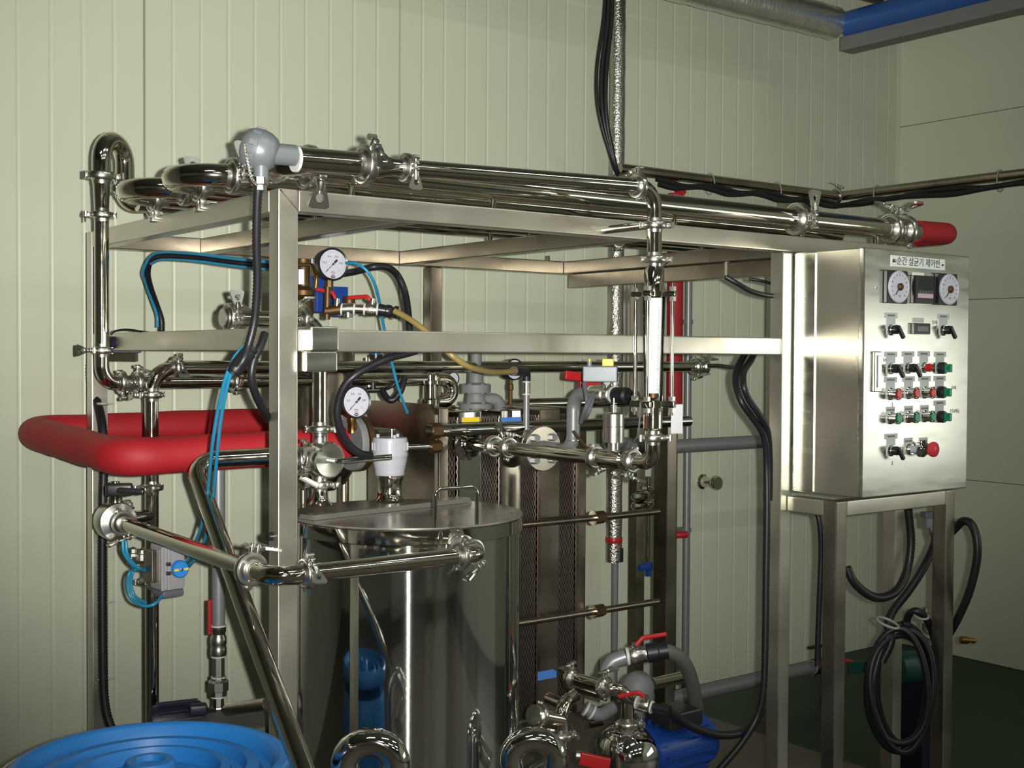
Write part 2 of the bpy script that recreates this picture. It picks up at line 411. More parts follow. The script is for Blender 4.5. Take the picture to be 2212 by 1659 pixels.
# ---------------------------------------------------------------- room
X0, Y0, ZT, YB, X1, BW = 1.25, 2.54, 1.92, 3.86, 3.56, 0.05
WY, WX, CH = 4.12, 5.69, 4.2
XL, YF = -8.0, -11.0
def struct(o): o['kind'] = 'structure'; return o
struct(G().box((XL - .1, YF - .1, -.12), (WX + .15, WY + .15, 0)).make('floor', 'floor'))
bpy.data.objects['floor'].data.transform(Matrix.Translation(bpy.data.objects['floor'].location)); bpy.data.objects['floor'].location = (0, 0, 0)
struct(G().box((XL - .1, YF - .1, CH), (WX + .15, WY + .15, CH + .1)).make('ceiling', 'ceil'))
wb = struct(G().box((XL, WY + .012, 0), (WX + .1, WY + .1, CH)).make('wall_back', 'seam')); ORG[wb.name] = wb.location.copy()
def ribbed(x0, x1):
    """one sheet panel with shallow vertical ribs every tenth of its width"""
    g = G(); wd = (x1 - x0); pr = [(x0 + .002, .012), (x0 + .004, 0)]
    for k in range(1, 10):
        c = x0 + wd * k / 10
        pr += [(c - .007, 0), (c - .002, .0017), (c + .002, .0017), (c + .007, 0)]
    pr += [(x1 - .004, 0), (x1 - .002, .012)]
    vs = []; fs = []
    for (x, d_) in pr: vs += [(x, WY + d_, 0.0), (x, WY + d_, CH)]
    for i in range(len(pr) - 1): fs.append((2 * i, 2 * i + 2, 2 * i + 3, 2 * i + 1))
    return g.add(vs, fs)
xs = [XL, -6.7, -5.7, -4.65, -3.6, -2.6, -1.57, -.53, .50, 1.531, 2.54, 3.58, 4.64, WX]
for a_, b_ in zip(xs, xs[1:]): ribbed(a_, b_).make('wall_panel', 'wall', wb, 1)
wr = struct(G().box((WX + .012, YF, 0), (WX + .1, WY, CH)).make('wall_right', 'seam')); ORG[wr.name] = wr.location.copy()
zs = [0, .92, 1.845, 2.785, 3.72, CH]
for a_, b_ in zip(zs, zs[1:]):
    G().box((WX, YF, a_ + .0015), (WX + .012, WY, b_ - .0015), .0012, 1).make('wall_panel', 'wallr', wr)
struct(G().box((XL - .1, YF, 0), (XL, WY, CH)).make('wall_left', 'wallr'))
struct(G().box((XL, YF - .1, 0), (WX, YF, CH)).make('wall_front', 'wallr'))
struct(G().box((WX - .035, WY - .004, 0), (WX - .001, WY - .001, CH)).make('trim_1', 'wallr'))
# daylight window in the side wall, out of frame, that the polished steel mirrors
wn = struct(G().box((WX - .03, -2.05, .94), (WX - .001, -1.99, 1.81), .003).box((WX - .03, .75, .94), (WX - .001, .81, 1.81), .003)
            .box((WX - .03, -2.05, 1.75), (WX - .001, .81, 1.81), .003).box((WX - .03, -2.05, .94), (WX - .001, .81, 1.0), .003)
            .box((WX - .028, -.64, 1.0), (WX - .002, -.60, 1.75), .003).make('window_1', 'alu'))
# fluorescent fittings
for (x, y) in ((-0.6, 0.2), (1.9, 0.2), (4.2, 0.2), (-0.6, -2.4), (1.9, -2.4), (4.2, -2.4), (-0.6, -5.0), (1.9, -5.0), (4.2, -5.0)):
    t_ = thing('ceiling_light', 'long white fluorescent fitting on the ceiling, %s one of the %s row' % ({-0.6: 'left', 1.9: 'middle', 4.2: 'right'}[x], {0.2: 'nearest', -2.4: 'second', -5.0: 'third'}[y]), 'light', (x, y, CH - .12))
    G().box((x - .66, y - .10, CH - .06), (x + .66, y + .10, CH), .006).make('lamp_housing', 'white', t_)
    for k in (-.045, .045): G().cyl((x - .60, y + k, CH - .085), (x + .60, y + k, CH - .085), .014, n=10).make('lamp_tube', 'lampglass', t_)

# ---------------------------------------------------------------- main steel frame
fr = thing('steel_frame', 'welded square tube stainless machine frame carrying the pipes and the tank fittings', 'frame', (X0, Y0, 0))
bv = .0045
def bx(lo, hi, name, m_='brushed', p=fr): return G().box(lo, hi, bv).make(name, m_, p)
e = .0006
bx((X0, Y0, 0), (X0 + BW, Y0 + BW, ZT), 'post')                       # front left
bx((X0, YB - BW, 0), (X0 + BW, YB, ZT - .0), 'post')                  # back left
bx((2.936, Y0, 0), (2.986, Y0 + BW, ZT - BW - e), 'post')             # front right, beside the cabinet
bx((X1 - BW, Y0, 0), (X1, Y0 + BW, ZT - BW - e), 'post')              # far right
bx((2.486, YB - BW, 0), (2.536, YB, ZT - BW - e), 'post', 'oldsteel') # back middle
bx((X1 - BW, YB - BW, 0), (X1, YB, ZT - BW - e), 'post', 'oldsteel')  # back right
bx((X0 + BW + e, Y0, ZT - BW), (X1, Y0 + BW, ZT), 'top_rail')
bx((X0 + BW + e, YB - BW, ZT - BW), (X1, YB, ZT), 'top_rail', 'shaded')
bx((X0, Y0 + BW + e, ZT - BW), (X0 + BW, YB - BW - e, ZT), 'top_rail')
bx((X1 - BW, Y0 + BW + e, ZT - BW), (X1, YB - BW - e, ZT), 'top_rail', 'shaded')
for x in (1.60, 2.35, 3.11): bx((x, Y0 + BW + e, ZT - BW), (x + BW, YB - BW - e, ZT - .001), 'cross_rail', 'shaded')
bx((X0 + BW + e, Y0 + .002, 1.554), (2.936 - e, Y0 + BW - .002, 1.606), 'middle_rail')
bx((X0 + .002, Y0 + BW + e, 1.556), (X0 + BW - .002, YB - BW - e, 1.608), 'middle_rail')
bx((1.318, Y0 - .03, 1.556), (1.388, Y0 + .06, 1.612), 'bracket_cap', 'panel')
bx((1.305, Y0 - .028, 1.508), (1.386, Y0 + .055, 1.555), 'bracket_block', 'panel')
G().cyl((X0 - .012, Y0 + .03, 1.135), (X0 + .001, Y0 + .03, 1.135), .010, n=10).make('bolt_stub', 'blackp', fr)
# mitre welds on the front corner
G().tube([(X0 + .004, Y0 - .0006, ZT - .002), (X0 + BW, Y0 - .0006, ZT - BW)], .0022, 6).make('weld_bead', 'cast', fr)
for x in (1.45, 1.86, 2.5, 3.05, 3.42):
    for y in (2.565, 3.835):
        G().cyl((x, y, ZT), (x, y, ZT + .034 if y < 3 else ZT + .02), .0085, n=12).make('pipe_stud', 'steel', fr)
for x in (1.625, 2.375, 3.135):
    for y in (2.78, 2.98, 3.08, 3.29):
        G().cyl((x, y, ZT - .001), (x, y, ZT + .022), .0085, n=10).make('pipe_stud', 'steel', fr)
# standoff that steadies the flow meter pipe
G().cyl((2.215, Y0, 1.888), (2.218, 2.376, 1.888), .011, n=14).make('standoff_rod', 'steel', fr)
# cable duct below the right cross rail
G().box((3.125, 2.60, 1.815), (3.165, 3.80, 1.868), .003).make('cable_duct', 'oldsteel', fr)
for y in (2.95, 3.30):
    G().box((3.121, y, 1.811), (3.169, y + .006, 1.8695)).make('duct_tie', 'tie', fr)
# ---------------------------------------------------------------- control cabinet and its stand
Y2 = 2.35
st = thing('cabinet_stand', 'square tube steel stand legs and rails under the control cabinet', 'stand', (2.99, Y2, 0))
bx((2.965, Y2, 0), (3.015, Y2 + BW, 1.120), 'leg', 'shaded', st)
bx((3.515, Y2, 0), (3.565, Y2 + BW, 1.120), 'leg', 'shaded', st)
bx((3.015 + e, Y2 + .001, 1.073), (3.515 - e, Y2 + BW - .001, 1.120), 'front_rail', p=st)
bx((2.9655, Y2 + BW + e, 1.073), (3.0145, Y0 - e, 1.120), 'side_rail', p=st)
bx((3.5155, Y2 + BW + e, 1.073), (3.5645, Y0 - e, 1.120), 'side_rail', p=st)
cab = thing('control_cabinet', 'brushed stainless control cabinet with gauges, switches and coloured push buttons on its door', 'cabinet', (3.24, 2.40, 1.13))
YD = 2.265
bx((2.988, YD + .028, 1.135), (3.500, Y0 - .004, 1.868), 'cabinet_body', 'brushed', cab)
bx((2.985, Y0 - .085, 1.136), (2.9879, Y0 - .006, 1.866), 'side_flange', 'panel', cab)
bx((2.972, YD, 1.137), (3.497, YD + .022, 1.867), 'cabinet_door', 'panel', cab)
G().box((2.99, YD + .022, 1.15), (3.49, YD + .028, 1.855)).make('door_gasket', 'black', cab)
D = lambda px, py: at(px, py, Y=YD)
def plate(name, p0, p1, m_, th=.0012, parent=cab, bev=0):
    a, c = D(*p0), D(*p1)
    return G().box((min(a.x, c.x), YD - th, min(a.z, c.z)), (max(a.x, c.x), YD, max(a.z, c.z)), bev).make(name, m_, parent)
OUT = V((0, -1, 0)); EX = V((1, 0, 0)); EZ = V((0, 0, 1))
tp = plate('title_plate', (1924.5, 551), (2040, 584), 'label', .002)
c0 = (D(1924.5, 551) + D(2040, 584)) / 2 + OUT * .0022
text('순간 살균기 제어반', .0275, c0, EX, EZ, 'ink', tp)
text('☙', .016, c0 - EX * .121, EX, EZ, 'ink', tp); text('❧', .016, c0 + EX * .121, EX, EZ, 'ink', tp)
for (a_, c_) in (((1907, 590), (1952, 650)), ((2017.5, 595.5), (2059, 655.5))):
    p0, p1 = D(*a_), D(*c_); c = (p0 + p1) / 2
    hs = .0485
    o = G().box((c.x - hs, YD - .016, c.z - hs), (c.x + hs, YD, c.z + hs), .003).make('panel_gauge', 'blackp', cab)
    G().lathe([(.047, .016), (.0475, .022), (.044, .024), (.043, .022), (0, .022)], (c.x, YD, c.z), OUT, 32).make('gauge_dial', 'dial', o)
    g = G()
    for k in range(13):
        th = R(225 - 270 * k / 12); u = V((math.cos(th), 0, math.sin(th)))
        g.obox(V((c.x, YD - .0223, c.z)) + u * .036, (.008, .0006, .0014 if k % 3 else .0024), u, OUT)
    g.make('tick_marks', 'inkg', o)
    G().obox(V((c.x - .008, YD - .0235, c.z - .010)), (.034, .0012, .003), V((.62, 0, .78)), OUT).lathe([(.011, .0225), (.011, .028), (.008, .031), (0, .031)], (c.x, YD, c.z), OUT, 16).make('gauge_hub', 'oldbrass', o)
    text('℃', .009, V((c.x, YD - .0226, c.z - .028)), EX, EZ, 'inkg', o)
# temperature controller and counter
p0, p1 = D(1967, 600), D(2006, 652); c = (p0 + p1) / 2
o = G().box((p0.x, YD - .018, c.z - .042), (p1.x, YD, c.z + .042), .002).make('temperature_controller', 'blackp', cab)
G().box((p0.x + .012, YD - .0195, c.z - .001), (p1.x - .006, YD - .018, c.z + .034)).make('display', 'screen', o)
G().box((p0.x + .012, YD - .0195, c.z - .025), (p1.x - .005, YD - .018, c.z - .012)).make('key_strip', 'pink', o)
for k in range(5):
    x = p0.x + .018 + k * .0145
    G().box((x, YD - .0205, c.z - .010), (x + .007, YD - .018, c.z - .004)).make('key', 'darkgrey', o)
plate('name_plate', (1971.5, 588), (1995.5, 597.5), 'label')
p0, p1 = D(1968, 698), D(2001.5, 722.5)
o = G().box((p0.x, YD - .014, p1.z), (p1.x, YD, p0.z), .002).make('counter', 'blackp', cab)
G().box((p0.x + .012, YD - .0150, p1.z + .009), (p1.x - .014, YD - .014, p0.z - .009)).make('display', 'screen', o)
plate('name_plate', (1971, 686), (1995, 697), 'tag')
def tagplate(px, py, wide=True, narrow=True, up=0):
    """grey name plate above a switch, with its stem around the switch"""
    c = D(px, py); g = G()
    if wide: g.box((c.x - .031, YD - .001, c.z + .034 + up), (c.x + .031, YD, c.z + .050 + up))
    if narrow: g.box((c.x - .021, YD - .0012, c.z - .016), (c.x + .021, YD, c.z + .0339 + up))
    o = g.make('name_plate', 'tag', cab)
    z = c.z + (.042 if wide else .024) + up
    h = G()
    for k in range(4): h.box((c.x - .017 + k * .009, YD - .0016, z - .0028), (c.x - .010 + k * .009, YD - .0009, z + .0028))
    h.make('legend', 'inkg', o)
def selector(px, py):
    c = D(px, py); tagplate(px, py)
    o = G().lathe([(.0175, 0), (.0175, .004), (.015, .007), (.015, .012)], c, OUT, 22).make('selector_switch', 'chrome', cab)
    g = G().lathe([(.0135, .010), (.0135, .024), (.011, .028), (0, .028)], c, OUT, 20)
    u = V((.62, 0, -.78))
    g.obox(c + OUT * .031 + u * .010, (.044, .011, .011), u, OUT, bev=.0025)
    g.make('lever', 'blackp', o)
def button(px, py, m_, name='push_button', wide=True):
    c = D(px, py); tagplate(px, py, wide)
    o = G().lathe([(.0185, 0), (.0185, .004), (.0160, .006), (.0155, .022), (.0175, .024), (.0175, .030), (.0155, .032), (.0140, .029), (0, .029)], c, OUT, 24).make(name, 'chrome', cab)
    G().lathe([(.0132, .028), (.0132, .033), (.0115, .0345), (0, .0345)], c, OUT, 20).make('button_cap', m_, o)
def knob(px, py):
    c = D(px, py); tagplate(px, py)
    o = G().lathe([(.0185, 0), (.0185, .016), (.0165, .020), (0, .020)], c, OUT, 22).make('lit_selector', 'blackp', cab)
    G().obox(c + OUT * .030, (.013, .022, .025), EX, OUT, bev=.003).make('selector_grip', 'green', o)
selector(1924, 712); selector(2037, 713)
for (x, y) in ((1923.5, 796), (1961, 795)): selector(x, y)
c = D(1995, 794); tagplate(1995, 794)
o = G().lathe([(.0165, 0), (.0165, .005), (.0145, .007), (.0145, .014)], c, OUT, 22).make('pilot_lamp', 'chrome', cab)
G().lathe([(.0125, .013), (.0130, .020), (.0100, .027), (.004, .030), (0, .030)], c, OUT, 20).make('lens', 'redb', o)
knob(2030, 795); knob(2029, 847); knob(2029, 900)
for x, y in ((1923, 851), (1962, 849), (1996.5, 848)): button(x, y, 'redb')
for x, y in ((1923, 903), (1962, 901), (1996.5, 899)): button(x, y, 'green', wide=False)
selector(1924, 973)
c = D(1961.5, 970); tagplate(1961.5, 970, False)
o = G().lathe([(.0165, 0), (.0165, .005), (.0145, .007), (.0145, .016)], c, OUT, 22).make('pilot_lamp', 'chrome', cab)
G().lathe([(.0120, .014), (.0125, .020), (.0100, .025), (.004, .0275), (0, .0275)], c, OUT, 20).make('lens', 'white', o)
c = D(1991, 969); tagplate(1994, 969, False)
o = G().lathe([(.026, 0), (.026, .006), (.020, .010), (.017, .020), (.0125, .030)], c, OUT, 24).make('emergency_stop', 'chrome', cab)
G().lathe([(.012, .028), (.021, .033), (.0235, .040), (.0225, .046), (.017, .050), (0, .051)], c, OUT, 26).make('mushroom_head', 'estop', o)
# door pull
p0, p1 = D(1884, 759), D(1899, 846)
o = G().box((p0.x, YD - .010, p1.z), (p1.x, YD, p0.z), .003).make('door_handle', 'chrome', cab)
G().box((p0.x + .010, YD - .014, p1.z + .012), (p1.x - .008, YD - .010, p0.z - .012), .0015).make('pull_lip', 'cast', o)
# pencilled notes on the door
for s_, px, py, sz in (('3', 1927, 874, .016), ('3', 1927, 1001, .016), ('수/자', 2019, 697, .014), ('수/자', 2060, 838, .013), ('수동/자동', 2062, 888, .013), ('5/2', 1911, 778, .013)):
    text(s_, sz, D(px, py) + OUT * .0004, V((1, 0, -.04)), EZ, 'inkg', cab, 'pencil_note')
# dirt and wear are in the brushed panel material; small corner bolts of the door
for px, py in ((1893, 622), (2001, 629)): G().lathe([(.003, 0), (.003, .002), (0, .003)], D(px, py), OUT, 10).make('screw', 'cast', cab)

# ---------------------------------------------------------------- holding tubes on top
ht = thing('holding_tube', 'bank of parallel polished holding tubes with return bends along the frame top', 'pipe', (1.3, 3.0, ZT))
T0Z = 1.976; r2 = .0318; r3 = .0270; T1Z = 1.9725
def xat(px, Y): return at(px, 500, Y=Y).x
g = G().tube([(1.335, 2.565, T0Z), (3.64, 2.565, T0Z)], r2, 24); g.make('tube', 'steel', ht)
def ubend(ya, yb, xa, z, r, sgn):
    cy, rr = (ya + yb) / 2, abs(yb - ya) / 2
    return [(xa + sgn * rr * math.sin(math.pi * k / 12), cy - (yb - ya) / 2 * math.cos(math.pi * k / 12), z) for k in range(13)]
for (ya, yb) in ((2.78, 2.98), (3.08, 3.29)):
    for y in (ya, yb): G().tube([(1.262, y, T1Z), (3.50, y, T1Z)], r3, 22).make('tube', 'steel', ht)
    G().tube(ubend(ya, yb, 1.245, T1Z, r3, -1), r3, 22).make('return_bend', 'steel', ht)
    for y in (ya, yb): clamp(ht, (1.250, y, T1Z), (-1, 0, 0), (0, -1, .1) if y == ya else (0, -.2, -1), r3 * .98, y == ya)
G().tube(ubend(2.98, 3.08, 3.50, T1Z, r3, 1), r3, 22).make('return_bend', 'steel', ht)
G().tube([(1.25, 3.42, T1Z), (3.45, 3.42, T1Z)], r3, 20).make('tube', 'steel', ht)
clamp(ht, (3.03, 2.565, T0Z), (-1, 0, 0), (0, -1, 0), r2 * .98)
clamp(ht, (3.50, 2.565, T0Z), (-1, 0, 0), (0, -.4, 1), r2 * .98)
clamp(ht, (3.575, 2.565, T0Z), (1, 0, 0), (0, .3, 1), r2 * .98)
clamp(ht, (1.338, 2.565, T0Z), (1, 0, 0), (0, -1, -.25), r2 * .98)
# red foam sleeve on the far end of the front tube
g = G().tube(fillet([(3.645, 2.565, T0Z + .002), (3.845, 2.565, T0Z + .006), (3.845, 2.70, T0Z + .006)], .045), .037, 22)
g.make('foam_sleeve', 'darkred', ht)
for y in (2.98, 3.29): clamp(ht, (2.95, y, T1Z), (1, 0, 0), (0, -.3, 1), r3 * .98)
for x in (1.56, 2.72):
    G().cyl((x, 2.78, T1Z + r3 - .002), (x, 2.78, T1Z + r3 + .030), .006, n=10).make('vent_stub', 'steel', ht)

# ---------------------------------------------------------------- feed pipe in front, to the flow meter
YP = 2.35; XR = 2.22
fp = thing('flow_meter_feed_pipe', 'polished pipe in front of the top rail bending down into the flow meter', 'pipe', (XR, YP, 1.8))
zl = lambda x: 1.955 + (x - 1.2) * .0285
xr0 = xat(790, YP); xr1 = xat(862, YP)
G().tube([(1.20, YP, zl(1.20)), (xr0 - .012, YP, zl(xr0))], .0262, 24).make('probe_tube', 'steel', fp)
G().tube([(xr0 + .012, YP, zl(xr0)), (xr0 + .03, YP, zl(xr0)), (xr1 - .02, YP, zl(xr1)), (xr1, YP, zl(xr1))], [.0262, .0262, .0195, .0195], 22).make('reducer', 'steel', fp)
clamp(fp, (xr0, YP, zl(xr0)), (1, 0, 0), (0, -.75, .65), .0262)
xc = xat(876, YP)
clamp(fp, (xc, YP, zl(xc)), (1, 0, 0), (0, -1, 0), .0195)
zt = zl(XR)
G().tube(fillet([(xc, YP, zl(xc)), (XR, YP, zt), (XR, YP, 1.80)], .055), .0193, 22).make('tube', 'steel', fp)
xk = xat(1377, YP)
clamp(fp, (xk, YP, zl(xk)), (-1, 0, 0), (0, .2, 1), .0193)
# tee leg back to the first holding tube
G().tube(fillet([(1.322, 2.565, T0Z), (1.205, 2.565, T0Z), (1.205, YP + .09, zl(1.21)), (1.27, YP + .005, zl(1.262))], .07), .0262, 22).make('elbow', 'steel', fp)
clamp(fp, (1.207, 2.475, zl(1.21) + .008), (0, 1, 0), (-1, 0, .5), .0262, False)
zc = at(1411, 487, X=XR).z; clamp(fp, (XR, YP, zc), (0, 0, 1), (1, -.5, 0), .0193, False)
# temperature probe head
hx = at(566, 326, Y=YP); 
ts = thing('temperature_sensor', 'grey enamel temperature probe head with hanging chain at left end of feed pipe', 'sensor', (1.11, YP, 1.90))
ua = (V((1.20, YP, zl(1.2))) - V((1.085, YP, hx.z + .006))).normalized()
c = V((1.117, YP, hx.z))
o = G().lathe([(.0, -.040), (.020, -.040), (.036, -.033), (.0425, -.020), (.0435, -.006), (.0435, .0)], c, (.80, -.52, -.30), 30).make('head_cap', 'sensor', ts)
for k in range(9):
    x_, y_, z_ = frame_of((.80, -.52, -.30)); th = 2 * math.pi * k / 9; u = x_ * math.cos(th) + y_ * math.sin(th)
    G().obox(c + u * .043 - z_ * .012, (.006, .012, .018), u, y_ * math.cos(th) - x_ * math.sin(th), bev=.0015).make('cap_rib', 'sensor', o)
G().lathe([(.0435, .0), (.041, .012), (.034, .026), (.024, .034)], c, (.80, -.52, -.30), 30).make('head_body', 'sensor', ts)
G().lathe([(.022, .0), (.022, .062), (.016, .064), (.016, .072)], c + V((.012, -.004, -.004)), (1, 0, .02), 22).make('probe_neck', 'sensor', ts)
G().lathe([(.009, .070), (.009, .092)], c, (1, 0, .02), 16).make('probe_stem', 'steel', ts)
G().lathe([(.027, 0), (.0275, .006)], V((1.193, YP, zl(1.2))), (1, 0, 0), 24).make('seal_ring', 'gasket', ts)
gp = at(563, 368, d=2.53)
G().lathe([(.0155, 0), (.0155, .036)], at(564, 351, d=2.53), (0, 0, -1), 18).make('cable_entry', 'sensor', ts)
G().lathe([(.0185, 0), (.0185, .014), (.015, .016), (.015, .026)], at(561, 384, d=2.53), (0, 0, -1), 8).make('cable_gland', 'cast', ts)
ch = spline([at(*q, d=2.49) for q in ((530, 312), (533, 340), (538, 366), (545, 388), (553, 398))], 8)
for i in range(0, len(ch) - 1):
    a, b_ = ch[i], ch[i + 1]; u = (b_ - a).normalized(); x_, y_, _ = frame_of(u, (1, 0, 0) if i % 2 else (0, 1, 0)); m_ = (a + b_) / 2
    G().tube([m_ + u * math.cos(q) * .0055 + x_ * math.sin(q) * .0028 for q in [2 * math.pi * k / 8 for k in range(9)]], .0009, 6, False).make('chain_link', 'cast', ts)

# ---------------------------------------------------------------- flow meter
fm = thing('flow_meter', 'glass tube flow meter between two bolted steel flanges in front of the frame', 'flow meter', (XR, YP, 1.30))
zz = lambda py, px=1411: at(px, py, X=XR).z
z1, z2 = zz(630), zz(641); z3, z4 = zz(866), zz(880)
clamp(fm, (XR, YP, zz(561)), (0, 0, 1), (1, -.4, 0), .0193)
G().lathe([(.0195, zz(566)), (.0195, zz(576)), (.0262, zz(583)), (.0262, z1)], (XR, YP, 0), (0, 0, 1), 26).make('inlet_body', 'steel', fm)
def lflange(za, zb):
    g = G().lathe([(.030, za), (.034, za), (.034, zb), (.030, zb)], (XR, YP, 0), (0, 0, 1), 28)
    for k in range(4):
        u = V((math.cos(R(-62 + 90 * k)), math.sin(R(-62 + 90 * k)), 0))
        g.obox(V((XR, YP, (za + zb) / 2)) + u * .040, (.040, .024, zb - za), u, (-u.y, u.x, 0), bev=.003)
    return g.make('flange', 'steel', fm)
f1, f2 = lflange(z2, z1), lflange(z4, z3)
for k in range(4):
    u = V((math.cos(R(-62 + 90 * k)), math.sin(R(-62 + 90 * k)), 0)); p = V((XR, YP, 0)) + u * .050
    rd = G().cyl(p + EZ * (z4 - .02), p + EZ * (z1 + .022), .0052, n=12).make('tie_rod', 'steel', fm)
    for za in (z1 + .001, z2 - .012, z3 + .001, z4 - .012): G().hexa(p + EZ * za, p + EZ * (za + .011), .0095).make('nut', 'cast', rd)
G().lathe([(.0235, z3), (.0295, z2)], (XR, YP, 0), (0, 0, 1), 30).make('glass_tube', 'tube', fm)
gs = G().lathe([(.0168, z3 + .02), (.0222, z2 - .004)], (XR, YP, 0), (0, 0, 1), 24).make('scale_backing', 'scale', fm)
g = G(); vd = (CAM - V((XR, YP, H))).normalized(); sd = V((-vd.y, vd.x, 0))
for k in range(40):
    z = z3 + .03 + (z2 - z3 - .06) * k / 39; rr = .0168 + (.0222 - .0168) * (z - z3) / (z2 - z3)
    u = (vd * .80 + sd * .60).normalized(); wd = .009 if k % 10 == 0 else .0045
    g.obox(V((XR, YP, z)) + u * (rr + .0004), (wd, .0007, .0010), sd * .8 - vd * .6, u)
g.make('scale_marks', 'inkg', fm)
G().lathe([(.004, 0), (.013, .006), (.014, .016), (.006, .034), (0, .034)], (XR, YP, z3 + .002), (0, 0, 1), 18).make('float', 'oldbrass', fm)
G().lathe([(.0245, zz(925)), (.0245, z4)], (XR, YP, 0), (0, 0, 1), 26).lathe([(.0195, zz(938)), (.0195, zz(930)), (.0245, zz(925))], (XR, YP, 0), (0, 0, 1), 26).make('outlet_body', 'steel', fm)
G().obox(at(1462, 905, Y=2.30), (.03, .003, .075), (.8, -.6, 0), (.6, .8, 0)).make('support_plate', 'galv', fm)

# pipe from flow meter foot back to the plate exchanger, with its sight body and pressure switch
zo = 1.270
op = thing('outlet_pipe', 'polished pipe from flow meter foot back to the plate heat exchanger', 'pipe', (XR, 2.9, zo))
G().tube(fillet([(XR, YP, zz(944)), (XR, YP, zo), (XR, YP + .075, zo)], .052), .0195, 22).make('elbow', 'steel', op)
clamp(op, (XR, YP, zz(946)), (0, 0, 1), (1, -.2, 0), .0195)
ya, yb = at(1366, 1000, X=XR).y, at(1285, 995, X=XR).y
clamp(op, (XR, ya, zo), (0, -1, 0), (-.3, 0, -1), .0195)
clamp(op, (XR, yb, zo), (0, -1, 0), (.4, 0, -1), .0195)
ym = (ya + yb) / 2
G().lathe([(.0195, -.060), (.0195, -.048), (.0265, -.042), (.0265, .042), (.0195, .048), (.0195, .060)], (XR, ym, zo), (0, 1, 0), 26).make('sight_body', 'steel', op)
G().lathe([(.0155, .015), (.0155, .045), (.0285, .046), (.029, .088), (.0275, .089), (.0285, .090), (.0285, .122), (.024, .126), (.006, .127), (.006, .136), (.008, .137), (.008, .146), (.003, .148), (.003, .165)], (XR, ym, zo), (0, 0, 1), 26).make('pressure_switch', 'cast', op)
ye = at(1066, 965, X=XR).y
G().tube([(XR, yb, zo), (XR, ye, zo)], .0195, 22).make('tube', 'steel', op)
clamp(op, (XR, ye, zo), (0, -1, 0), (.9, 0, .4), .0205)
G().tube([(XR, ye, zo), (XR, 3.215, zo)], .0195, 22).make('port_stub', 'steel', op)
clamp(op, (XR, at(1098, 970, X=XR).y, zo), (0, 1, 0), (.2, 0, 1), .0195)
w_ = spline([at(1383, 870, d=3.15), at(1381, 915, d=3.12), at(1375, 945, d=3.15), at(1352, 972, d=3.25), at(1340, 985, d=3.3)], 8)
tag(G().tube(w_, .0022, 8).make('sensor_wire', 'darkgrey'), 'thin dark wire hanging from flow meter lower flange to the clamp', 'wire')

# ---------------------------------------------------------------- left riser and return pipes
XV, YV = 1.15, 3.42
rp = thing('return_pipe', 'tall left riser pipe with inverted bend at its top and horizontal run below', 'pipe', (XV, YV, 1.46))
zr = lambda py: at(213, py, X=XV).z
ztop = zr(345); 
arch = [(XV, YV, zr(800))] + [(XV, YV, ztop - .012)]
cx_, cy_ = 1.195, 3.455; hw = math.hypot(.045, .035); ud = V((.045, .035, 0)).normalized()
arch += [tuple(V((cx_, cy_, ztop)) - ud * hw * math.cos(math.pi * k / 12) + EZ * hw * math.sin(math.pi * k / 12)) for k in range(13)]
e2 = V((cx_, cy_, 0)) + ud * hw
G().tube(fillet([(XV, YV, zr(470)), (XV, YV, 1.466), (XV + .12, YV + .03, 1.466)], .045), .0195, 22).make('riser_tube', 'steel', rp)
G().tube([(XV, YV, zr(468)), (XV, YV, zr(455)), (XV, YV, zr(388)), (XV, YV, zr(380))], [.0195, .0195, .0235, .0235], 22).make('reducer', 'steel', rp)
G().tube([(XV, YV, zr(378))] + arch[1:] + [(e2.x, e2.y, T1Z + .07)], .0262, 22).make('top_bend', 'steel', rp)
G().tube(fillet([(e2.x, e2.y, T1Z + .07), (e2.x, e2.y, T1Z), (1.33, 3.42, T1Z)], .06), .0262, 22).make('elbow', 'steel', rp)
clamp(rp, (XV, YV, zr(382)), (0, 0, 1), (1, -.1, 0), .024)
clamp(rp, (XV, YV, zr(466)), (0, 0, -1), (-1, .3, 0), .0195)
clamp(rp, (XV, YV, zr(757)), (0, 0, -1), (-1, -.4, 0), .0195)
clamp(rp, (e2.x, e2.y, zr(400) ), (0, 0, 1), (.3, -1, 0), .0262)
clamp(rp, (1.30, 3.425, T1Z), (1, 0, 0), (0, -.2, 1), .0262)
xe = xat(985, 3.46)
G().tube([(XV + .12, YV + .03, 1.466), (xat(940, 3.45), 3.45, 1.466)], .0195, 20).make('tube', 'steel', rp)
clamp(rp, (XV + .06, YV + .012, 1.466), (-1, 0, 0), (0, -.6, -1), .0195)
clamp(rp, (xat(300, 3.44), 3.445, 1.466), (1, 0, 0), (0, -.2, 1), .0195)
clamp(rp, (xat(506, 3.45), 3.45, 1.466), (-1, 0, 0), (0, -1, -.4), .0195)
# C-bend at its right end and valve body under it
q0 = V((xat(940, 3.45), 3.45, 1.466)); q1 = at(930, 868, Y=3.45)
cz = (q0.z + q1.z) / 2; rr = (q0.z - q1.z) / 2
G().tube([q0] + [V((q0.x + .035 + rr * math.sin(math.pi * k / 12), 3.45, cz + rr * math.cos(math.pi * k / 12))) for k in range(13)] + [q1], .021, 20).make('c_bend', 'steel', rp)
clamp(rp, q0 + V((-.006, 0, 0)), (1, 0, 0), (0, -.3, 1), .0205, False)
bcx = at(922, 850, Y=3.47)
G().lathe([(.034, -.055), (.034, -.02), (.028, -.015), (.028, .03), (.042, .032), (.042, .044), (.03, .046), (.03, .062)], (bcx.x, 3.45, bcx.z), (0, 0, 1), 24).make('valve_body', 'steel', rp)

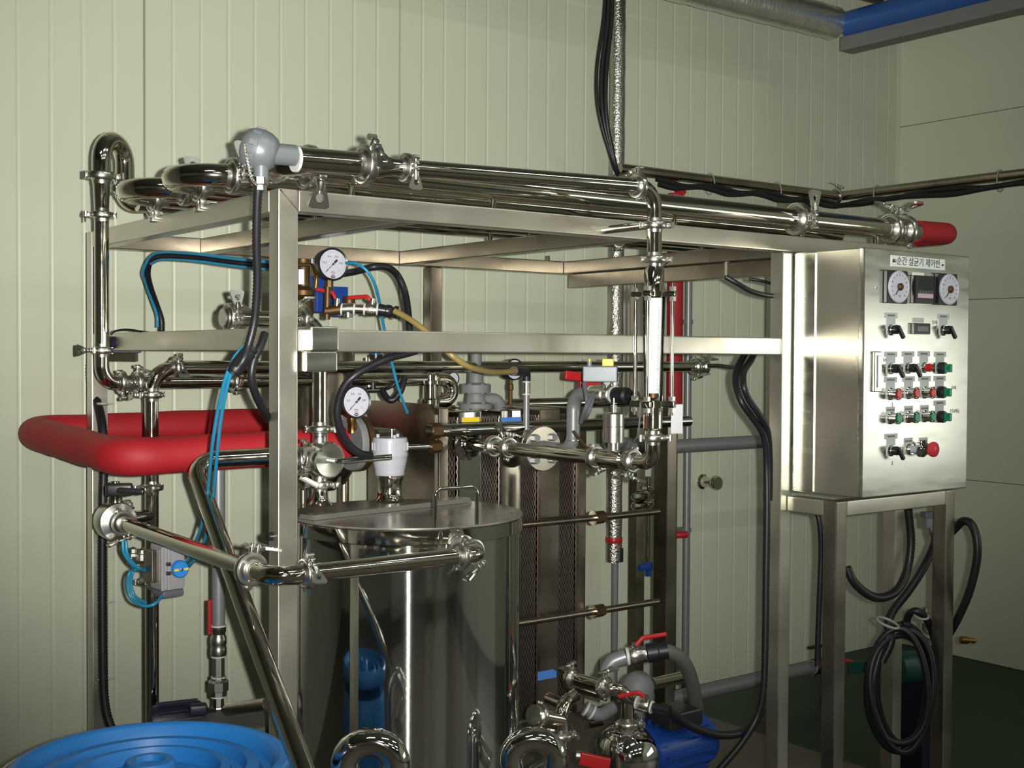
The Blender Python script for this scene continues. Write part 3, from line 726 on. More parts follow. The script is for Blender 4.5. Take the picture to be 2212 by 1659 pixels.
dp = thing('drop_pipe', 'polished pipe bending down on the left past the red foam pipe', 'pipe', (1.29, 3.42, 0))
YD2 = 3.40; zu = at(720, 793, Y=YD2).z
G().tube(fillet([(xat(1530, YD2), YD2, zu), (1.283, YD2, zu), (1.283, YD2, 0.02)], .075), .0195, 22).make('tube', 'steel', dp)
zd = lambda py: at(318, py, X=1.283).z
clamp(dp, (1.283, YD2, zd(852)), (0, 0, -1), (-1, -.1, 0), .0195)
clamp(dp, (1.283, YD2, zd(1051)), (0, 0, 1), (-1, -.35, 0), .0195)
clamp(dp, (xat(380, YD2), YD2, zu), (1, 0, 0), (0, -.8, .4), .0195)
clamp(dp, (xat(1505, YD2), YD2, zu), (-1, 0, 0), (0, -.3, -1), .0205)
clamp(dp, (xat(1522, YD2), YD2, zu), (1, 0, 0), (0, -.3, 1), .0205)
zv = at(235, 1117, X=1.155).z
G().tube([(1.283, YD2, zd(1110)), (1.20, 3.365, zd(1110))], .0175, 20).make('side_tee', 'steel', dp)

# butterfly valve with black lever
YB2 = 3.33
bvv = thing('butterfly_valve', 'round steel butterfly valve with a black lever beside the left post', 'valve', (1.155, YB2, 1.05))
G().lathe([(.024, -.055), (.030, -.036), (.050, -.030), (.053, -.016), (.053, .016), (.050, .030), (.030, .036), (.0195, .060)], (1.155, YB2, 1.093), (0, -1, 0), 32).make('valve_disc_body', 'cast', bvv)
G().lathe([(.0195, 0), (.0195, .02), (.015, .03), (.012, .065)], (1.155, YB2, 1.135), (0, 0, 1), 18).make('stem', 'steel', bvv)
G().obox(at(258, 1058, d=3.33), (.07, .035, .035), (.9, -.43, 0), (.4, .9, 0), bev=.008).make('lever_block', 'blackp', bvv)
G().obox(at(283, 1061, d=3.27), (.07, .022, .016), (.8, -.55, -.06), (.5, .8, 0), bev=.005).make('lever', 'blackp', bvv)
clamp(bvv, (1.155, YB2 - .055, 1.093), (0, 1, 0), (.3, 0, -1), .0205)
clamp(bvv, (1.205, YB2 + .04, 1.093), (1, 0, -.0), (0, -.3, 1), .0195, False)

# low feed pipe: runs forward, turns and enters the tank
ZF = 1.083
lp = thing('tank_feed_pipe', 'polished pipe slanting forward past the front post into the tank side', 'pipe', (1.155, 2.8, ZF))
YE = 2.36
G().tube([(1.155, YB2 - .05, 1.093), (1.155, at(527, 1222, X=1.155).y, ZF)], .0195, 22).make('tube', 'steel', lp)
yq = at(527, 1222, X=1.155).y
G().tube([(1.155, yq, ZF), (1.155, yq - .03, ZF)], .0225, 22).make('ferrule_neck', 'cast', lp)
G().tube(fillet([(1.155, yq - .03, ZF), (1.155, YE, ZF), (xat(668, YE), YE, ZF)], .07), .0205, 22).make('elbow', 'steel', lp)
clamp(lp, (1.155, yq - .035, ZF), (0, 1, 0), (.2, 0, 1), .0225)
xq = xat(662, YE); clamp(lp, (xq, YE, ZF), (1, 0, 0), (0, -.75, .65), .0195)
xt = xat(1000, YE)
G().tube([(xq, YE, ZF), (xt, YE + .0, ZF)], .0195, 22).make('tube', 'steel', lp)
clamp(lp, (xt, YE, ZF), (-1, 0, 0), (0, -.5, 1), .0195)
G().tube(fillet([(xt, YE, ZF), (xt + .055, YE, ZF), (xt + .055, YE + .12, ZF)], .04), .0195, 22).make('elbow', 'steel', lp)
clamp(lp, (xt + .052, YE + .03, ZF), (0, 1, 0), (.5, 0, -.8), .0195)
# ---------------------------------------------------------------- tank
TX, TY, TR, TZ = 1.715, 2.735, .292, 1.135
tk = thing('mixing_tank', 'mirror polished cylindrical tank with a flat two-part lid, front and centre', 'tank', (TX, TY, 0))
G().lathe([(TR - .02, .16), (TR, .18), (TR, TZ - .03), (TR - .004, TZ - .004)], (TX, TY, 0), EZ, 96).make('tank_body', 'turned', tk)
RL = TR + .008
G().lathe([(RL - .002, TZ - .038), (RL, TZ - .036), (RL, TZ - .004), (RL - .004, TZ)], (TX, TY, 0), EZ, 96).make('lid_rim', 'tank', tk)
# lid: front half flap, slightly dished, and a fixed back half with a folded ridge
sa = V((.985, .17, 0)).normalized(); sb = V((-sa.y, sa.x, 0)); off = .035
def lidhalf(front):
    n = 40; pts = []
    d0 = off; half = math.acos(d0 / RL)
    b0 = math.atan2(sb.y, sb.x)
    rng = (b0 + half, b0 + 2 * math.pi - half) if front else (b0 - half, b0 + half)
    for k in range(n + 1):
        th = rng[0] + (rng[1] - rng[0]) * k / n; pts.append((RL * math.cos(th), RL * math.sin(th)))
    return pts
o = G().prism(lidhalf(True), .0035, (TX, TY, TZ + .002), EX, (0, 1, 0)).make('lid_flap', 'lid', tk)
o = G().prism(lidhalf(False), .0035, (TX, TY, TZ + .002), EX, (0, 1, 0)).make('lid_fixed_half', 'lid', tk)
lw = math.sqrt(RL ** 2 - off ** 2) - .01
c = V((TX, TY, TZ + .0045)) + sb * (off + .006)
G().prism([(-.004, 0), (.060, 0), (.052, .011), (.006, .011)], 2 * lw * .95, c + sb * .0, sb, EZ).make('lid_ridge', 'lid', tk)
# lid handle
h0 = at(940, 1140, Z=TZ + .004); h1 = at(1030, 1133, Z=TZ + .004)
hz = .092
G().tube(fillet([h0, h0 + EZ * hz, h1 + EZ * hz, h1], .018), .0052, 14).make('lid_handle', 'chrome', tk)
# weld line down the body and small paper labels on the side
G().lathe([(.036, 0), (.036, .012), (.026, .014), (.0195, .016), (.0195, .035)], V((xt + .055, YE + .085, ZF)), (0, -1, 0), 20).make('inlet_ferrule', 'cast', tk)
for a_ in (205, 335, 80):
    u = V((math.cos(R(a_)), math.sin(R(a_)), 0)); p = V((TX, TY, 0)) + u * (TR - .03)
    G().cyl(p, p + EZ * .19, .022, n=16).make('leg', 'steel', tk)
# bottom outlets either side, thick polished bends
for (px, py, name, d_, r_) in ((800, 1652, 'drain_bend', 2.62, .030), (1152, 1640, 'outlet_bend', 2.98, .029)):
    c = at(px, py, d=d_); rr = .055; pts = []
    ex_ = V((.8, -.6, 0))
    for k in range(15):
        th = R(200 - 220 * k / 14); pts.append(c + ex_ * rr * math.cos(th) + EZ * rr * math.sin(th) * .9)
    pts = [V((pts[0].x, pts[0].y, .30))] + pts
    pts.append(V((pts[-1].x + .02, pts[-1].y + .09, pts[-1].z - .05)))
    G().tube(pts, r_, 22).make(name, 'chrome', tk)
# white plastic pressure relief cap on its steel neck
bc = at(842, 1078, Z=TZ + .01)
br = thing('relief_cap', 'white ribbed plastic cap on a steel neck on the tank lid', 'cap', bc)
kz = lambda py: at(842, py, X=bc.x).z
r0 = 26 * bc.y / .859 / F
G().lathe([(.041, kz(1080)), (.0355, kz(1074)), (.0335, kz(1040)), (.0385, kz(1034)), (.0385, kz(1024))], (bc.x, bc.y, 0), EZ, 32).make('neck', 'steel', br)
o = G().lathe([(.0400, kz(1026)), (.0415, kz(1024)), (.0415, kz(1018)), (.0425, kz(1013)), (.0480, kz(993)), (.0485, kz(986)), (.0505, kz(984)), (.0505, kz(979)), (.0490, kz(976)), (.0495, kz(952)), (.047, kz(945)), (0, kz(944))], (bc.x, bc.y, 0), EZ, 40).make('cap_body', 'white', br)
g = G()
for k in range(22):
    th = 2 * math.pi * k / 22; u = V((math.cos(th), math.sin(th), 0))
    g.obox(V((bc.x, bc.y, (kz(955) + kz(972)) / 2)) + u * .0495, (.004, .005, kz(955) - kz(972)), u, (-u.y, u.x, 0), bev=.001)
g.make('grip_rib', 'white', o)
o['label'] = 'white plastic cap'
for k in range(3):
    th = R(20 + 120 * k); G().cyl((bc.x + .034 * math.cos(th), bc.y + .034 * math.sin(th), kz(946)), (bc.x + .034 * math.cos(th), bc.y + .034 * math.sin(th), kz(938)), .005, n=10).make('boss', 'white', br)
G().cyl((bc.x + .006, bc.y, kz(946)), (bc.x + .006, bc.y, kz(929)), .003, n=10).lathe([(.002, 0), (.012, .001), (.012, .003), (0, .004)], (bc.x + .006, bc.y, kz(929)), EZ, 14).make('vent_pin', 'cast', br)

# ---------------------------------------------------------------- tank inlet: horizontal run, elbow, down pipe, three-way valve
XI, YI = 1.515, 2.84
ip = thing('tank_inlet_pipe', 'polished inlet pipe elbowing down through the bracket into the tank lid', 'pipe', (XI, YI, TZ))
iz = lambda py: at(692, py, X=XI).z
zi = at(560, 688, Y=YI).z
G().tube(fillet([(xat(505, YI), YI, zi), (XI, YI, zi), (XI, YI, iz(925))], .062), .0195, 22).make('tube', 'steel', ip)
xe_ = xat(497, YI)
G().lathe([(.0, -.020), (.020, -.020), (.026, -.014), (.026, .0), (.0215, .006), (.0215, .03)], (xe_, YI, zi), (1, 0, 0), 24).make('end_cap', 'cast', ip)
clamp(ip, (xe_, YI, zi), (-1, 0, 0), (0, -1, .15), .022)
clamp(ip, (xe_ + .012, YI, zi), (1, 0, 0), (0, -.5, 1), .020)
clamp(ip, (xat(655, YI), YI, zi), (1, 0, 0), (0, .2, 1), .0205)
clamp(ip, (XI, YI, iz(927)), (0, 0, 1), (.8, -.6, 0), .0195)
G().tube([(XI, YI, iz(930)), (XI, YI, iz(962))], .0195, 22).make('neck', 'steel', ip)
clamp(ip, (XI, YI, iz(1047)), (0, 0, 1), (.75, -.66, 0), .0195)
G().lathe([(.034, iz(1090)), (.026, iz(1083)), (.0205, iz(1074)), (.0195, iz(1050))], (XI, YI, 0), EZ, 24).make('lid_spigot', 'steel', ip)
tv = thing('three_way_valve', 'round faced steel three-way valve with long rod handle above the tank lid', 'valve', (XI, YI, iz(1040)))
vz = iz(992); nd = V((.10, -.99, 0)).normalized()
c = V((XI, YI, vz))
G().lathe([(.020, iz(1045)), (.020, iz(1030)), (.034, iz(1018)), (.040, iz(992)), (.034, iz(968)), (.020, iz(956)), (.020, iz(944))], (XI, YI, 0), EZ, 28).make('valve_body', 'cast', tv)
o = G().lathe([(.036, .0), (.043, .028), (.0465, .032), (.0465, .044), (.0435, .048), (.042, .045), (0, .041)], c + nd * .0, nd, 36).make('face_disc', 'panel', tv)
p0 = c + nd * .040; p1 = c + nd * .085; 
e1 = at(846, 987, d=(p1 - CAM).dot(FWD) + .0)
G().tube(fillet([p0, p1, e1], .022), .0075, 16).make('rod_handle', 'chrome', tv)
G().tube([(XI - .02, YI, vz), (XI - .10, YI, vz)], .0215, 20).make('side_port', 'steel', tv)
clamp(tv, (XI - .062, YI - .0, vz), (-1, 0, 0), (0, -1, -.35), .0215)
clamp(tv, (XI - .045, YI - .0, vz), (1, 0, 0), (0, -.3, 1), .0205)
G().obox(at(668, 1040, d=3.15), (.055, .012, .016), (.7, -.5, -.45), (.6, .8, 0), bev=.003).make('valve_lug', 'cast', tv)

# big slanting overflow pipe: level behind the post, then down past its front
XO = 1.215; YO = 2.95
zo_ = at(470, 992, Y=YO).z
pe = at(648, 1640, d=2.45)
ov = thing('overflow_pipe', 'thick polished pipe running level then slanting down across the front post to the floor', 'pipe', (pe.x, pe.y, .70))
pa = V((XI - .10, YI, zo_ + .012)); pb = V((XO, YO, zo_))
G().tube(fillet([pa, pb, pe + (pe - pb) * .15], .05, 9), .0215, 24).make('tube', 'steel', ov)

# ---------------------------------------------------------------- red foam covered pipes
YR1, YR2, XRD = 3.16, 3.955, 1.105
za_ = at(400, 983, Y=YR1).z; zb_ = at(100, 940, X=XRD).z; zc_ = at(350, 930, Y=YR2).z
rr_ = .050
rd = thing('red_insulated_pipe', 'pair of pipes in thick red foam insulation looping out past the left post', 'pipe', (1.2, 3.5, za_ - .05))
xf = xat(742, YR1)
def wob(pts, r, m_, seg=3):
    return [r * (1 + .018 * math.sin(p_.x * 31 + p_.y * 23) + .012 * math.sin(p_.x * 11 - p_.y * 47)) for p_ in pts]
pl = fillet([(xf, YR1, za_ + .012), (1.5, YR1, za_ + .008), (XRD + .03, YR1, za_)], .01); 
def dense(pts, step=.03):
    out = []
    for a, c_ in zip(pts, pts[1:]):
        n_ = max(1, int((V(c_) - V(a)).length / step)); out += [V(a).lerp(V(c_), k / n_) for k in range(n_)]
    return out + [V(pts[-1])]
p1_ = dense(fillet([(xf, YR1, za_ + .010), (XRD + .01, YR1, za_), (XRD, YR2, zb_), (xat(760, YR2), YR2, zc_ + .02)], [.075, .075], 10), .03)
mid_ = [i for i, p_ in enumerate(p1_) if p_.y > 3.30][0]; end_ = [i for i, p_ in enumerate(p1_) if p_.y > 3.80][0]
for nm_, q_ in (('foam_front_run', p1_[:mid_ + 1]), ('foam_side_run', p1_[mid_:end_ + 1]), ('foam_back_run', p1_[end_:])):
    G().tube(q_, wob(q_, rr_, 0), 24).make(nm_, 'red', rd)
# flange where the front run meets the vessel
fx = xat(772, YR1)
fl_ = thing('pipe_flange', 'round rusty rimmed steel flange at the end of the red foam pipe', 'flange', (fx, YR1, za_ - .08))
ln = V((1, 0, 0))
G().lathe([(.050, -.025), (.078, -.025), (.080, -.022), (.080, -.004), (.076, -.002)], (fx, YR1, za_ + .012), ln, 32).make('flange_ring', 'castgrey', fl_)
G().lathe([(.076, -.001), (.082, .0), (.082, .016), (.076, .018), (.040, .018), (.040, .06)], (fx, YR1, za_ + .012), ln, 32).make('back_flange', 'oldbrass', fl_)
for k in range(4):
    th = R(35 + 90 * k); p = V((fx - .026, YR1 + .064 * math.cos(th), za_ + .012 + .064 * math.sin(th)))
    G().hexa(p + V((.002, 0, 0)), p - V((.013, 0, 0)), .012).cyl(p - V((.013, 0, 0)), p - V((.022, 0, 0)), .006, n=10).make('bolt', 'oldbrass', fl_)
G().tube(fillet([(fx + .05, YR1, za_ + .012), (fx + .14, YR1, za_ + .012), (fx + .14, YR1 + .25, za_ + .012)], .05), .036, 18).make('pipe_neck', 'oldsteel', fl_)

# ---------------------------------------------------------------- upright steam vessel behind the post
YS = 3.52; xs_ = xat(690, YS)
sv = thing('steam_vessel', 'upright brownish stainless vessel with domed bottom behind the tank inlet', 'vessel', (xs_, YS, .6))
sz = lambda py: at(690, py, Y=YS).z
G().lathe([(0, sz(1062)), (.05, sz(1058)), (.085, sz(1044)), (.106, sz(1020)), (.112, sz(985)), (.112, sz(740)), (.10, sz(722)), (.06, sz(712)), (0, sz(710))], (xs_, YS, 0), EZ, 40).make('vessel_shell', 'oldsteel', sv)
for k in range(3):
    th = R(100 + 120 * k); p = V((xs_ + .08 * math.cos(th), YS + .08 * math.sin(th), 0))
    G().cyl(p, p + EZ * sz(1030), .016, n=12).make('leg', 'oldsteel', sv)

# ---------------------------------------------------------------- plate heat exchanger
PX0, PX1, PY0, PY1, PZ0, PZ1 = 2.117, 2.716, 3.20, 3.60, .34, 1.373
ph = thing('plate_heat_exchanger', 'tall plate heat exchanger with dark plate packs between steel section plates', 'heat exchanger', (2.4, 3.4, 0))
sec = [2.117, 2.155, 2.190, 2.280, 2.352, 2.439, 2.512, 2.600, 2.676, 2.716]
for i in (0, 2, 4, 6, 8):
    G().box((sec[i], PY0 - .004, PZ0), (sec[i + 1], PY1, PZ1 + (.0 if i else .012)), .006).make('section_plate' if i else 'front_plate', 'tank' if i in (2, 4) else 'oldsteel', ph)
G().prism([(PY0 + .0, PZ0), (PY1, PZ0), (PY1 + .004, PZ1 - .01), (PY1 - .018, PZ1 + .022), (PY0 + .03, PZ1 + .022), (PY0 + .0, PZ1 - .01)], .012, (2.110, 0, 0), (0, 1, 0), EZ).make('face_cover', 'oldsteel', ph)
for i in (1, 3, 5, 7):
    a_, b_ = sec[i] + .002, sec[i + 1] - .002; n_ = max(4, int((b_ - a_) / .0052)); g = G(); st_ = (b_ - a_) / n_; nz = 76; hz_ = (PZ1 - .03 - PZ0) / nz
    for k in range(n_):
        x = a_ + k * st_; vs = []; fs = []
        for j in range(nz + 1):
            dx = st_ * .30 * (1 if (j + k) % 2 else -1); z = PZ0 + .01 + j * hz_; yo = PY0 + .010
            vs += [(x + st_ * .5 + dx - .0009, yo, z), (x + st_ * .5 + dx + .0009, yo, z), (x + st_ * .5 + dx + .0009, yo + .02, z), (x + st_ * .5 + dx - .0009, yo + .02, z)]
        for j in range(nz):
            q = 4 * j
            fs += [(q, q + 1, q + 5, q + 4), (q + 1, q + 2, q + 6, q + 5), (q + 3, q, q + 4, q + 7)]
        g.add(vs, fs)
    o = g.make('plate_pack', 'plates', ph, 25); o['kind'] = 'stuff'
    G().box((a_, PY0 + .030, PZ0 + .01), (b_, PY1 - .01, PZ1 - .02)).make('pack_core', 'black', ph)
# heads with tape labels along the top of the section plates
for (i, px0, px1, tape, tn) in ((2, 999, 1036, 'yellowtape', 'yellow'), (4, 1084, 1126, 'bluetape', 'blue')):
    p0, p1 = at(px0, 902, Y=PY0 - .0055), at(px1, 911, Y=PY0 - .0055)
    G().box((p0.x, PY0 - .0055, p1.z), (p1.x, PY0 - .0042, p0.z)).make('tape_label', tape, ph)['label'] = tn + ' tape label'
p0, p1 = at(1162, 1452, Y=PY0 - .0055), at(1202, 1463, Y=PY0 - .0055)
G().box((p0.x, PY0 - .0055, p1.z), (p1.x, PY0 - .0042, p0.z)).make('tape_label', 'bluetape', ph)['label'] = 'blue tape label near the bottom'
# carrying bar and support column
YBAR = 3.165; zbar = 1.317
G().cyl((2.06, YBAR, zbar), (3.165, YBAR, zbar), .0200, n=22).make('carrying_bar', 'tank', ph)
G().hexa((2.065, YBAR, zbar), (2.100, YBAR, zbar), .024).make('bar_nut', 'oldbrass', ph)
bx((3.082, 3.188, 0), (3.132, 3.256, 1.372), 'support_column', 'oldsteel', ph)
for (py, ln_) in ((1133, 1.0), (1344, .98)):
    z = at(1136, py, Y=3.165).z; z2_ = z
    g = G().cyl((2.03, 3.165, z), (3.02, 3.165, z), .0115, n=14); o = g.make('tie_bolt', 'oldsteel', ph)
    for xn in (2.724, 2.070): G().hexa((xn, 3.165, z), (xn + .042, 3.165, z), .0215).make('bolt_nut', 'oldbrass', o)
    G().lathe([(.024, 0), (.024, .004)], (2.7175, 3.165, z), (1, 0, 0), 18).make('washer', 'steel', o)
z = at(930, 965, Y=3.165).z
o = G().cyl((1.93, 3.165, z), (2.108, 3.165, z), .010, n=14).make('tie_bolt', 'chrome', ph)
G().hexa((2.065, 3.165, z), (2.10, 3.165, z), .020).make('bolt_nut', 'oldbrass', o)
for py in (1085, 1300, 1500):
    p = at(1268, py, X=2.717)
    G().lathe([(.012, 0), (.012, .014), (.006, .016), (.006, .03)], (2.7165, 3.34, p.z), (1, 0, 0), 12).make('back_bolt', 'oldsteel', ph)
# round ports on the front
for (px, py, r_) in ((1003, 962, .052),):
    c = at(px, py, Y=PY0 - .005); G().lathe([(r_, 0), (r_, .008), (.03, .012), (.0225, .02)], (XR, PY0 - .004, zo), OUT, 28).make('port_boss', 'tank', ph)
zf = at(1174, 969, Y=3.10).z; xfl = 2.45
o = G().lathe([(.040, .0), (.040, .06), (.072, .060), (.073, .062), (.073, .076), (.071, .078)], (xfl, PY0 - .004, zf), OUT, 36).lathe([(.070, .080), (.072, .082), (.072, .098), (.070, .100), (0, .100)], (xfl, PY0 - .004, zf), OUT, 36).make('port_flange', 'cast', ph)
for k in range(4):
    th = R(45 + 90 * k); p = V((xfl + .050 * math.cos(th), PY0 - .104, zf + .050 * math.sin(th)))
    G().hexa(p, p + OUT * .014, .0125).make('flange_bolt', 'galv', o)
G().lathe([(.03, 0), (.03, .03), (.02, .036)], V((2.14, PY0 + .05, at(900, 915, X=2.1).z)), (-1, 0, 0), 18).make('face_port', 'oldsteel', ph)

# ---------------------------------------------------------------- grey painted pipe with a motor valve
gv = thing('grey_condensate_pipe', 'grey painted pipe rising from the exchanger flange to a small motor valve', 'pipe', (xfl, 2.95, zf))
yg = at(1238, 960, X=xfl).y; zg = at(1252, 850, X=xfl).z
G().hexa((xfl, PY0 - .104, zf), (xfl, PY0 - .13, zf), .026).cyl((xfl, PY0 - .13, zf), (xfl, PY0 - .17, zf), .018, n=16).make('hex_nipple', 'galv', gv)
for q in range(3): G().lathe([(.0225, 0), (.0245, .003), (.0245, .008), (.0225, .011)], (xfl, PY0 - .133 - q * .016, zf), OUT, 18).make('thread_ring', 'galv', gv)
G().tube(fillet([(xfl, PY0 - .14, zf), (xfl, yg, zf), (xfl, yg, zg), (xfl, yg - .10, zg)], .055, 9), .0215, 20).make('tube', 'galv', gv)
for py in (872, 951): G().lathe([(.0220, -.0012), (.0222, 0), (.0220, .0012)], (xfl, yg, at(1240, py, X=xfl).z), EZ, 20).make('weld_ring', 'cast', gv)
yv0 = yg - .10
o = G().lathe([(.022, .0), (.026, .004), (.026, .03), (.030, .034), (.030, .075), (.026, .079), (.026, .10), (.022, .104)], (xfl, yv0 + .02, zg), OUT, 22).make('ball_valve', 'cast', gv)
G().lathe([(.0265, 0), (.0265, .008)], (xfl, yv0 - .086, zg), OUT, 20).make('seal_ring', 'gasket', gv)
G().lathe([(.0265, 0), (.0265, .008)], (xfl, yv0 + .014, zg), OUT, 20).make('seal_ring', 'gasket', gv)
G().lathe([(.024, 0), (.024, .05), (.016, .055), (.016, .09)], (xfl, yv0 - .095, zg), OUT, 18).make('hose_tail', 'black', gv)
bxp = at(1297, 808, d=3.62)
mt_ = thing('valve_motor', 'small grey box valve motor with a yellow cap above the grey pipe', 'motor', bxp - EZ * .03)
ex_ = V((.72, -.69, 0)); ey_ = V((.69, .72, 0))
G().obox(bxp, (.100, .06, .046), ex_, ey_, bev=.004).make('motor_box', 'greybox', mt_)
G().obox(bxp + ex_ * .022 + EZ * .034, (.034, .03, .022), ex_, ey_, bev=.003).make('indicator_cap', 'yellow', mt_)
G().cyl(bxp - ex_ * .032 + EZ * .022, bxp - ex_ * .032 + EZ * .036, .007, n=12).make('knob', 'greybox', mt_)
G().cyl(bxp - ex_ * .032 + EZ * .036, bxp - ex_ * .032 + EZ * .044, .004, n=10).make('knob_tip', 'yellow', mt_)
G().cyl(bxp - EZ * .023 + ex_ * .02, V((xfl, yv0 - .04, zg + .02)), .010, n=12).make('valve_stem', 'cast', mt_)
rl = thing('red_valve_lever', 'red painted valve lever behind the grey motor box', 'lever', at(1255, 820, d=3.95))
G().obox(at(1245, 813, d=3.95), (.085, .018, .030), (.9, -.2, -.1), (.2, .9, 0), bev=.006).make('lever_arm', 'redh', rl)
G().obox(at(1280, 832, d=3.98), (.095, .024, .028), (.9, -.35, -.05), (.35, .9, 0), bev=.008).make('lever_hub', 'redh', rl)
w0 = at(1262, 828, d=3.58)
tag(G().tube(spline([w0, at(1268, 862, d=3.55), at(1270, 885, d=3.56), at(1262, 905, d=3.58), at(1272, 888, d=3.54), at(1282, 850, d=3.56), at(1266, 880, d=3.53), at(1255, 912, d=3.58)], 8), .0065, 8).make('wire_bundle', 'darkgrey'), 'coiled grey wire bundle tied against the grey pipe below the motor box', 'wire')
tag(G().tube(spline([at(1240, 932, d=3.6), at(1252, 948, d=3.5), at(1266, 965, d=3.42), at(1275, 975, d=3.4)], 6), .0035, 8).make('probe_lead', 'brass'), 'thin red and brown lead hanging between grey pipe and clamp', 'wire')

# grey cast regulating valve on top of the exchanger
XG, YG = 2.40, 3.40
rv = thing('regulating_valve', 'grey cast flanged valve standing on top of the plate heat exchanger', 'valve', (XG, YG, PZ1))
gz = lambda py: at(1033, py, Y=YG).z
o = G().lathe([(.056, gz(886)), (.056, gz(872)), (.050, gz(870)), (.036, gz(868)), (.031, gz(852)), (.033, gz(849)), (.049, gz(848)), (.050, gz(840)), (.050, gz(839)), (.050, gz(831)), (.034, gz(829)), (.025, gz(826)), (.025, gz(806)), (.019, gz(800)), (.019, gz(756)), (0, gz(756))], (XG, YG, 0), EZ, 32).make('valve_body', 'castgrey', rv)
G().tube(fillet([(XG, YG, gz(862)), (XG + .07, YG - .02, gz(864)), (XG + .085, YG - .02, gz(878))], .02), .022, 16).make('side_branch', 'castgrey', rv)
for k in range(6):
    th = R(25 + 60 * k); u = V((math.cos(th), math.sin(th), 0))
    for (rr, a_, b_) in ((.042, 850, 828), (.048, 873, 867)):
        p = V((XG, YG, 0)) + u * rr; G().hexa(p + EZ * gz(a_), p + EZ * gz(b_), .0065).make('flange_bolt', 'castgrey', o)
# pipe behind the exchanger
bp = thing('rear_steam_pipe', 'polished pipe lying level behind the top of the plate heat exchanger', 'pipe', (2.7, 3.63, 1.38))
zq = at(1150, 872, Y=3.63).z
G().tube(fillet([(xat(1085, 3.63), 3.63, zq - .10), (xat(1085, 3.63), 3.63, zq), (xat(1400, 3.63), 3.63, zq)], .05), .0205, 20).make('tube', 'steel', bp)
# thin sampling pipe
XQ = at(1137, 880, Y=3.15).x; qz = lambda py: at(1137, py, Y=3.15).z
sp_ = thing('sampling_pipe', 'slim upright steel pipe joined to the amber hose by a dark elbow', 'pipe', (XQ, 3.15, qz(930)))
G().cyl((XQ, 3.15, qz(935)), (XQ, 3.15, qz(852)), .0105, n=16).make('tube', 'galv', sp_)
G().lathe([(.0125, qz(852)), (.0125, qz(826))], (XQ, 3.15, 0), EZ, 16).make('coupling', 'cast', sp_)
for py in (853, 826): G().lathe([(.0135, 0), (.0135, .004)], (XQ, 3.15, qz(py)), EZ, 16).make('seal_ring', 'gasket', sp_)
G().tube(fillet([(XQ, 3.15, qz(824)), (XQ, 3.15, qz(803)), at(1110, 801, d=3.72)], .02), .0135, 14).make('hose_elbow', 'motor', sp_)
tag(G().tube(spline([at(852, 672, d=3.47), at(872, 682, d=3.46), at(900, 700, d=3.44), at(930, 724, d=3.43), at(958, 752, d=3.42), at(985, 775, d=3.42), at(1015, 793, d=3.45), at(1055, 803, d=3.55), at(1090, 804, d=3.66), at(1112, 801, d=3.72)], 8), .0085, 14).make('amber_hose', 'amber'), 'translucent amber hose drooping from the ball valve to the slim pipe', 'hose')

# ---------------------------------------------------------------- dial gauges
def gauge(name, label, px, py, d_, r, nrm, case='blackp', full=True, depth=.045):
    c = at(px, py, d=d_); nrm = V(nrm).normalized()
    t_ = thing(name, label, 'gauge', c - EZ * r)
    G().lathe([(r * .9, -depth), (r * .98, -depth * .7), (r, -.002), (r * 1.03, 0), (r * 1.03, .006), (r * .99, .008), (r * .90, .006), (r * .90, .003)], c, nrm, 40).make('case', case, t_)
    G().lathe([(r * .905, .0), (r * .905, .0035), (0, .0035)], c, nrm, 40).make('dial', 'dial', t_)
    ex_ = V((-nrm.y, nrm.x, 0)).normalized(); ey_ = nrm.cross(ex_)
    if full:
        P_ = lambda a, q, h=.0042: c + (ex_ * math.cos(R(a)) + ey_ * math.sin(R(a))) * r * q + nrm * h
        g = G(); g2 = G()
        for k in range(26):
            a = 225 - 270 * k / 25; u = P_(a, 1, 0) - c
            (g2 if 8 < k < 20 and k % 5 == 0 else g).obox(P_(a, .76), (r * (.13 if k % 5 == 0 else .07), r * .014, .0005), u, nrm.cross(u))
        g.make('tick_marks', 'inkg', t_); g2.make('red_marks', 'inkr', t_)
        for k, s_ in enumerate(('0', '0.2', '0.4', '0.6', '0.8', '1')):
            text(s_, r * .19, P_(225 - 54 * k, .54), ex_, ey_, 'inkg', t_)
        text('MPa', r * .17, P_(270, .50), ex_, ey_, 'inkg', t_)
        G().obox(P_(270, .62), (r * .24, r * .05, .0004), ex_, ey_).make('red_line', 'inkr', t_)
        G().prism([(r * .15 * math.cos(2 * math.pi * k / 20), r * .085 * math.sin(2 * math.pi * k / 20)) for k in range(20)], .0006, P_(270, .78), ex_, ey_).make('oval_mark', 'ink', t_)
        G().obox(P_(270, .78, .0050), (r * .20, r * .035, .0004), ex_, ey_).make('oval_bar', 'dial', t_)
        u = P_(225, 1, 0) - c
        G().obox(c + nrm * .006 + u * .26, (r * .92, r * .028, .001), u, nrm.cross(u)).obox(c + nrm * .006 - u * .26, (r * .26, r * .13, .001), u, nrm.cross(u)).lathe([(r * .06, .004), (r * .06, .0085), (0, .0085)], c, nrm, 14).make('needle', 'ink', t_)
    return t_, c
gn = V((.18, -.98, 0))
t_, c = gauge('pressure_gauge', 'white dial pressure gauge in a deep black case under the top frame', 718, 571, 3.62, .0470, (-.06, -1, .02))
G().lathe([(.013, -.046), (.013, -.075), (.010, -.078), (.010, -.085)], c + V((0, .02, 0)), EZ, 8).make('gauge_stem', 'oldbrass', t_)
t_, c = gauge('pressure_gauge', 'white dial pressure gauge with thin black rim above the rusty flange', 768, 868, 3.34, .0440, (.02, -1, .02))
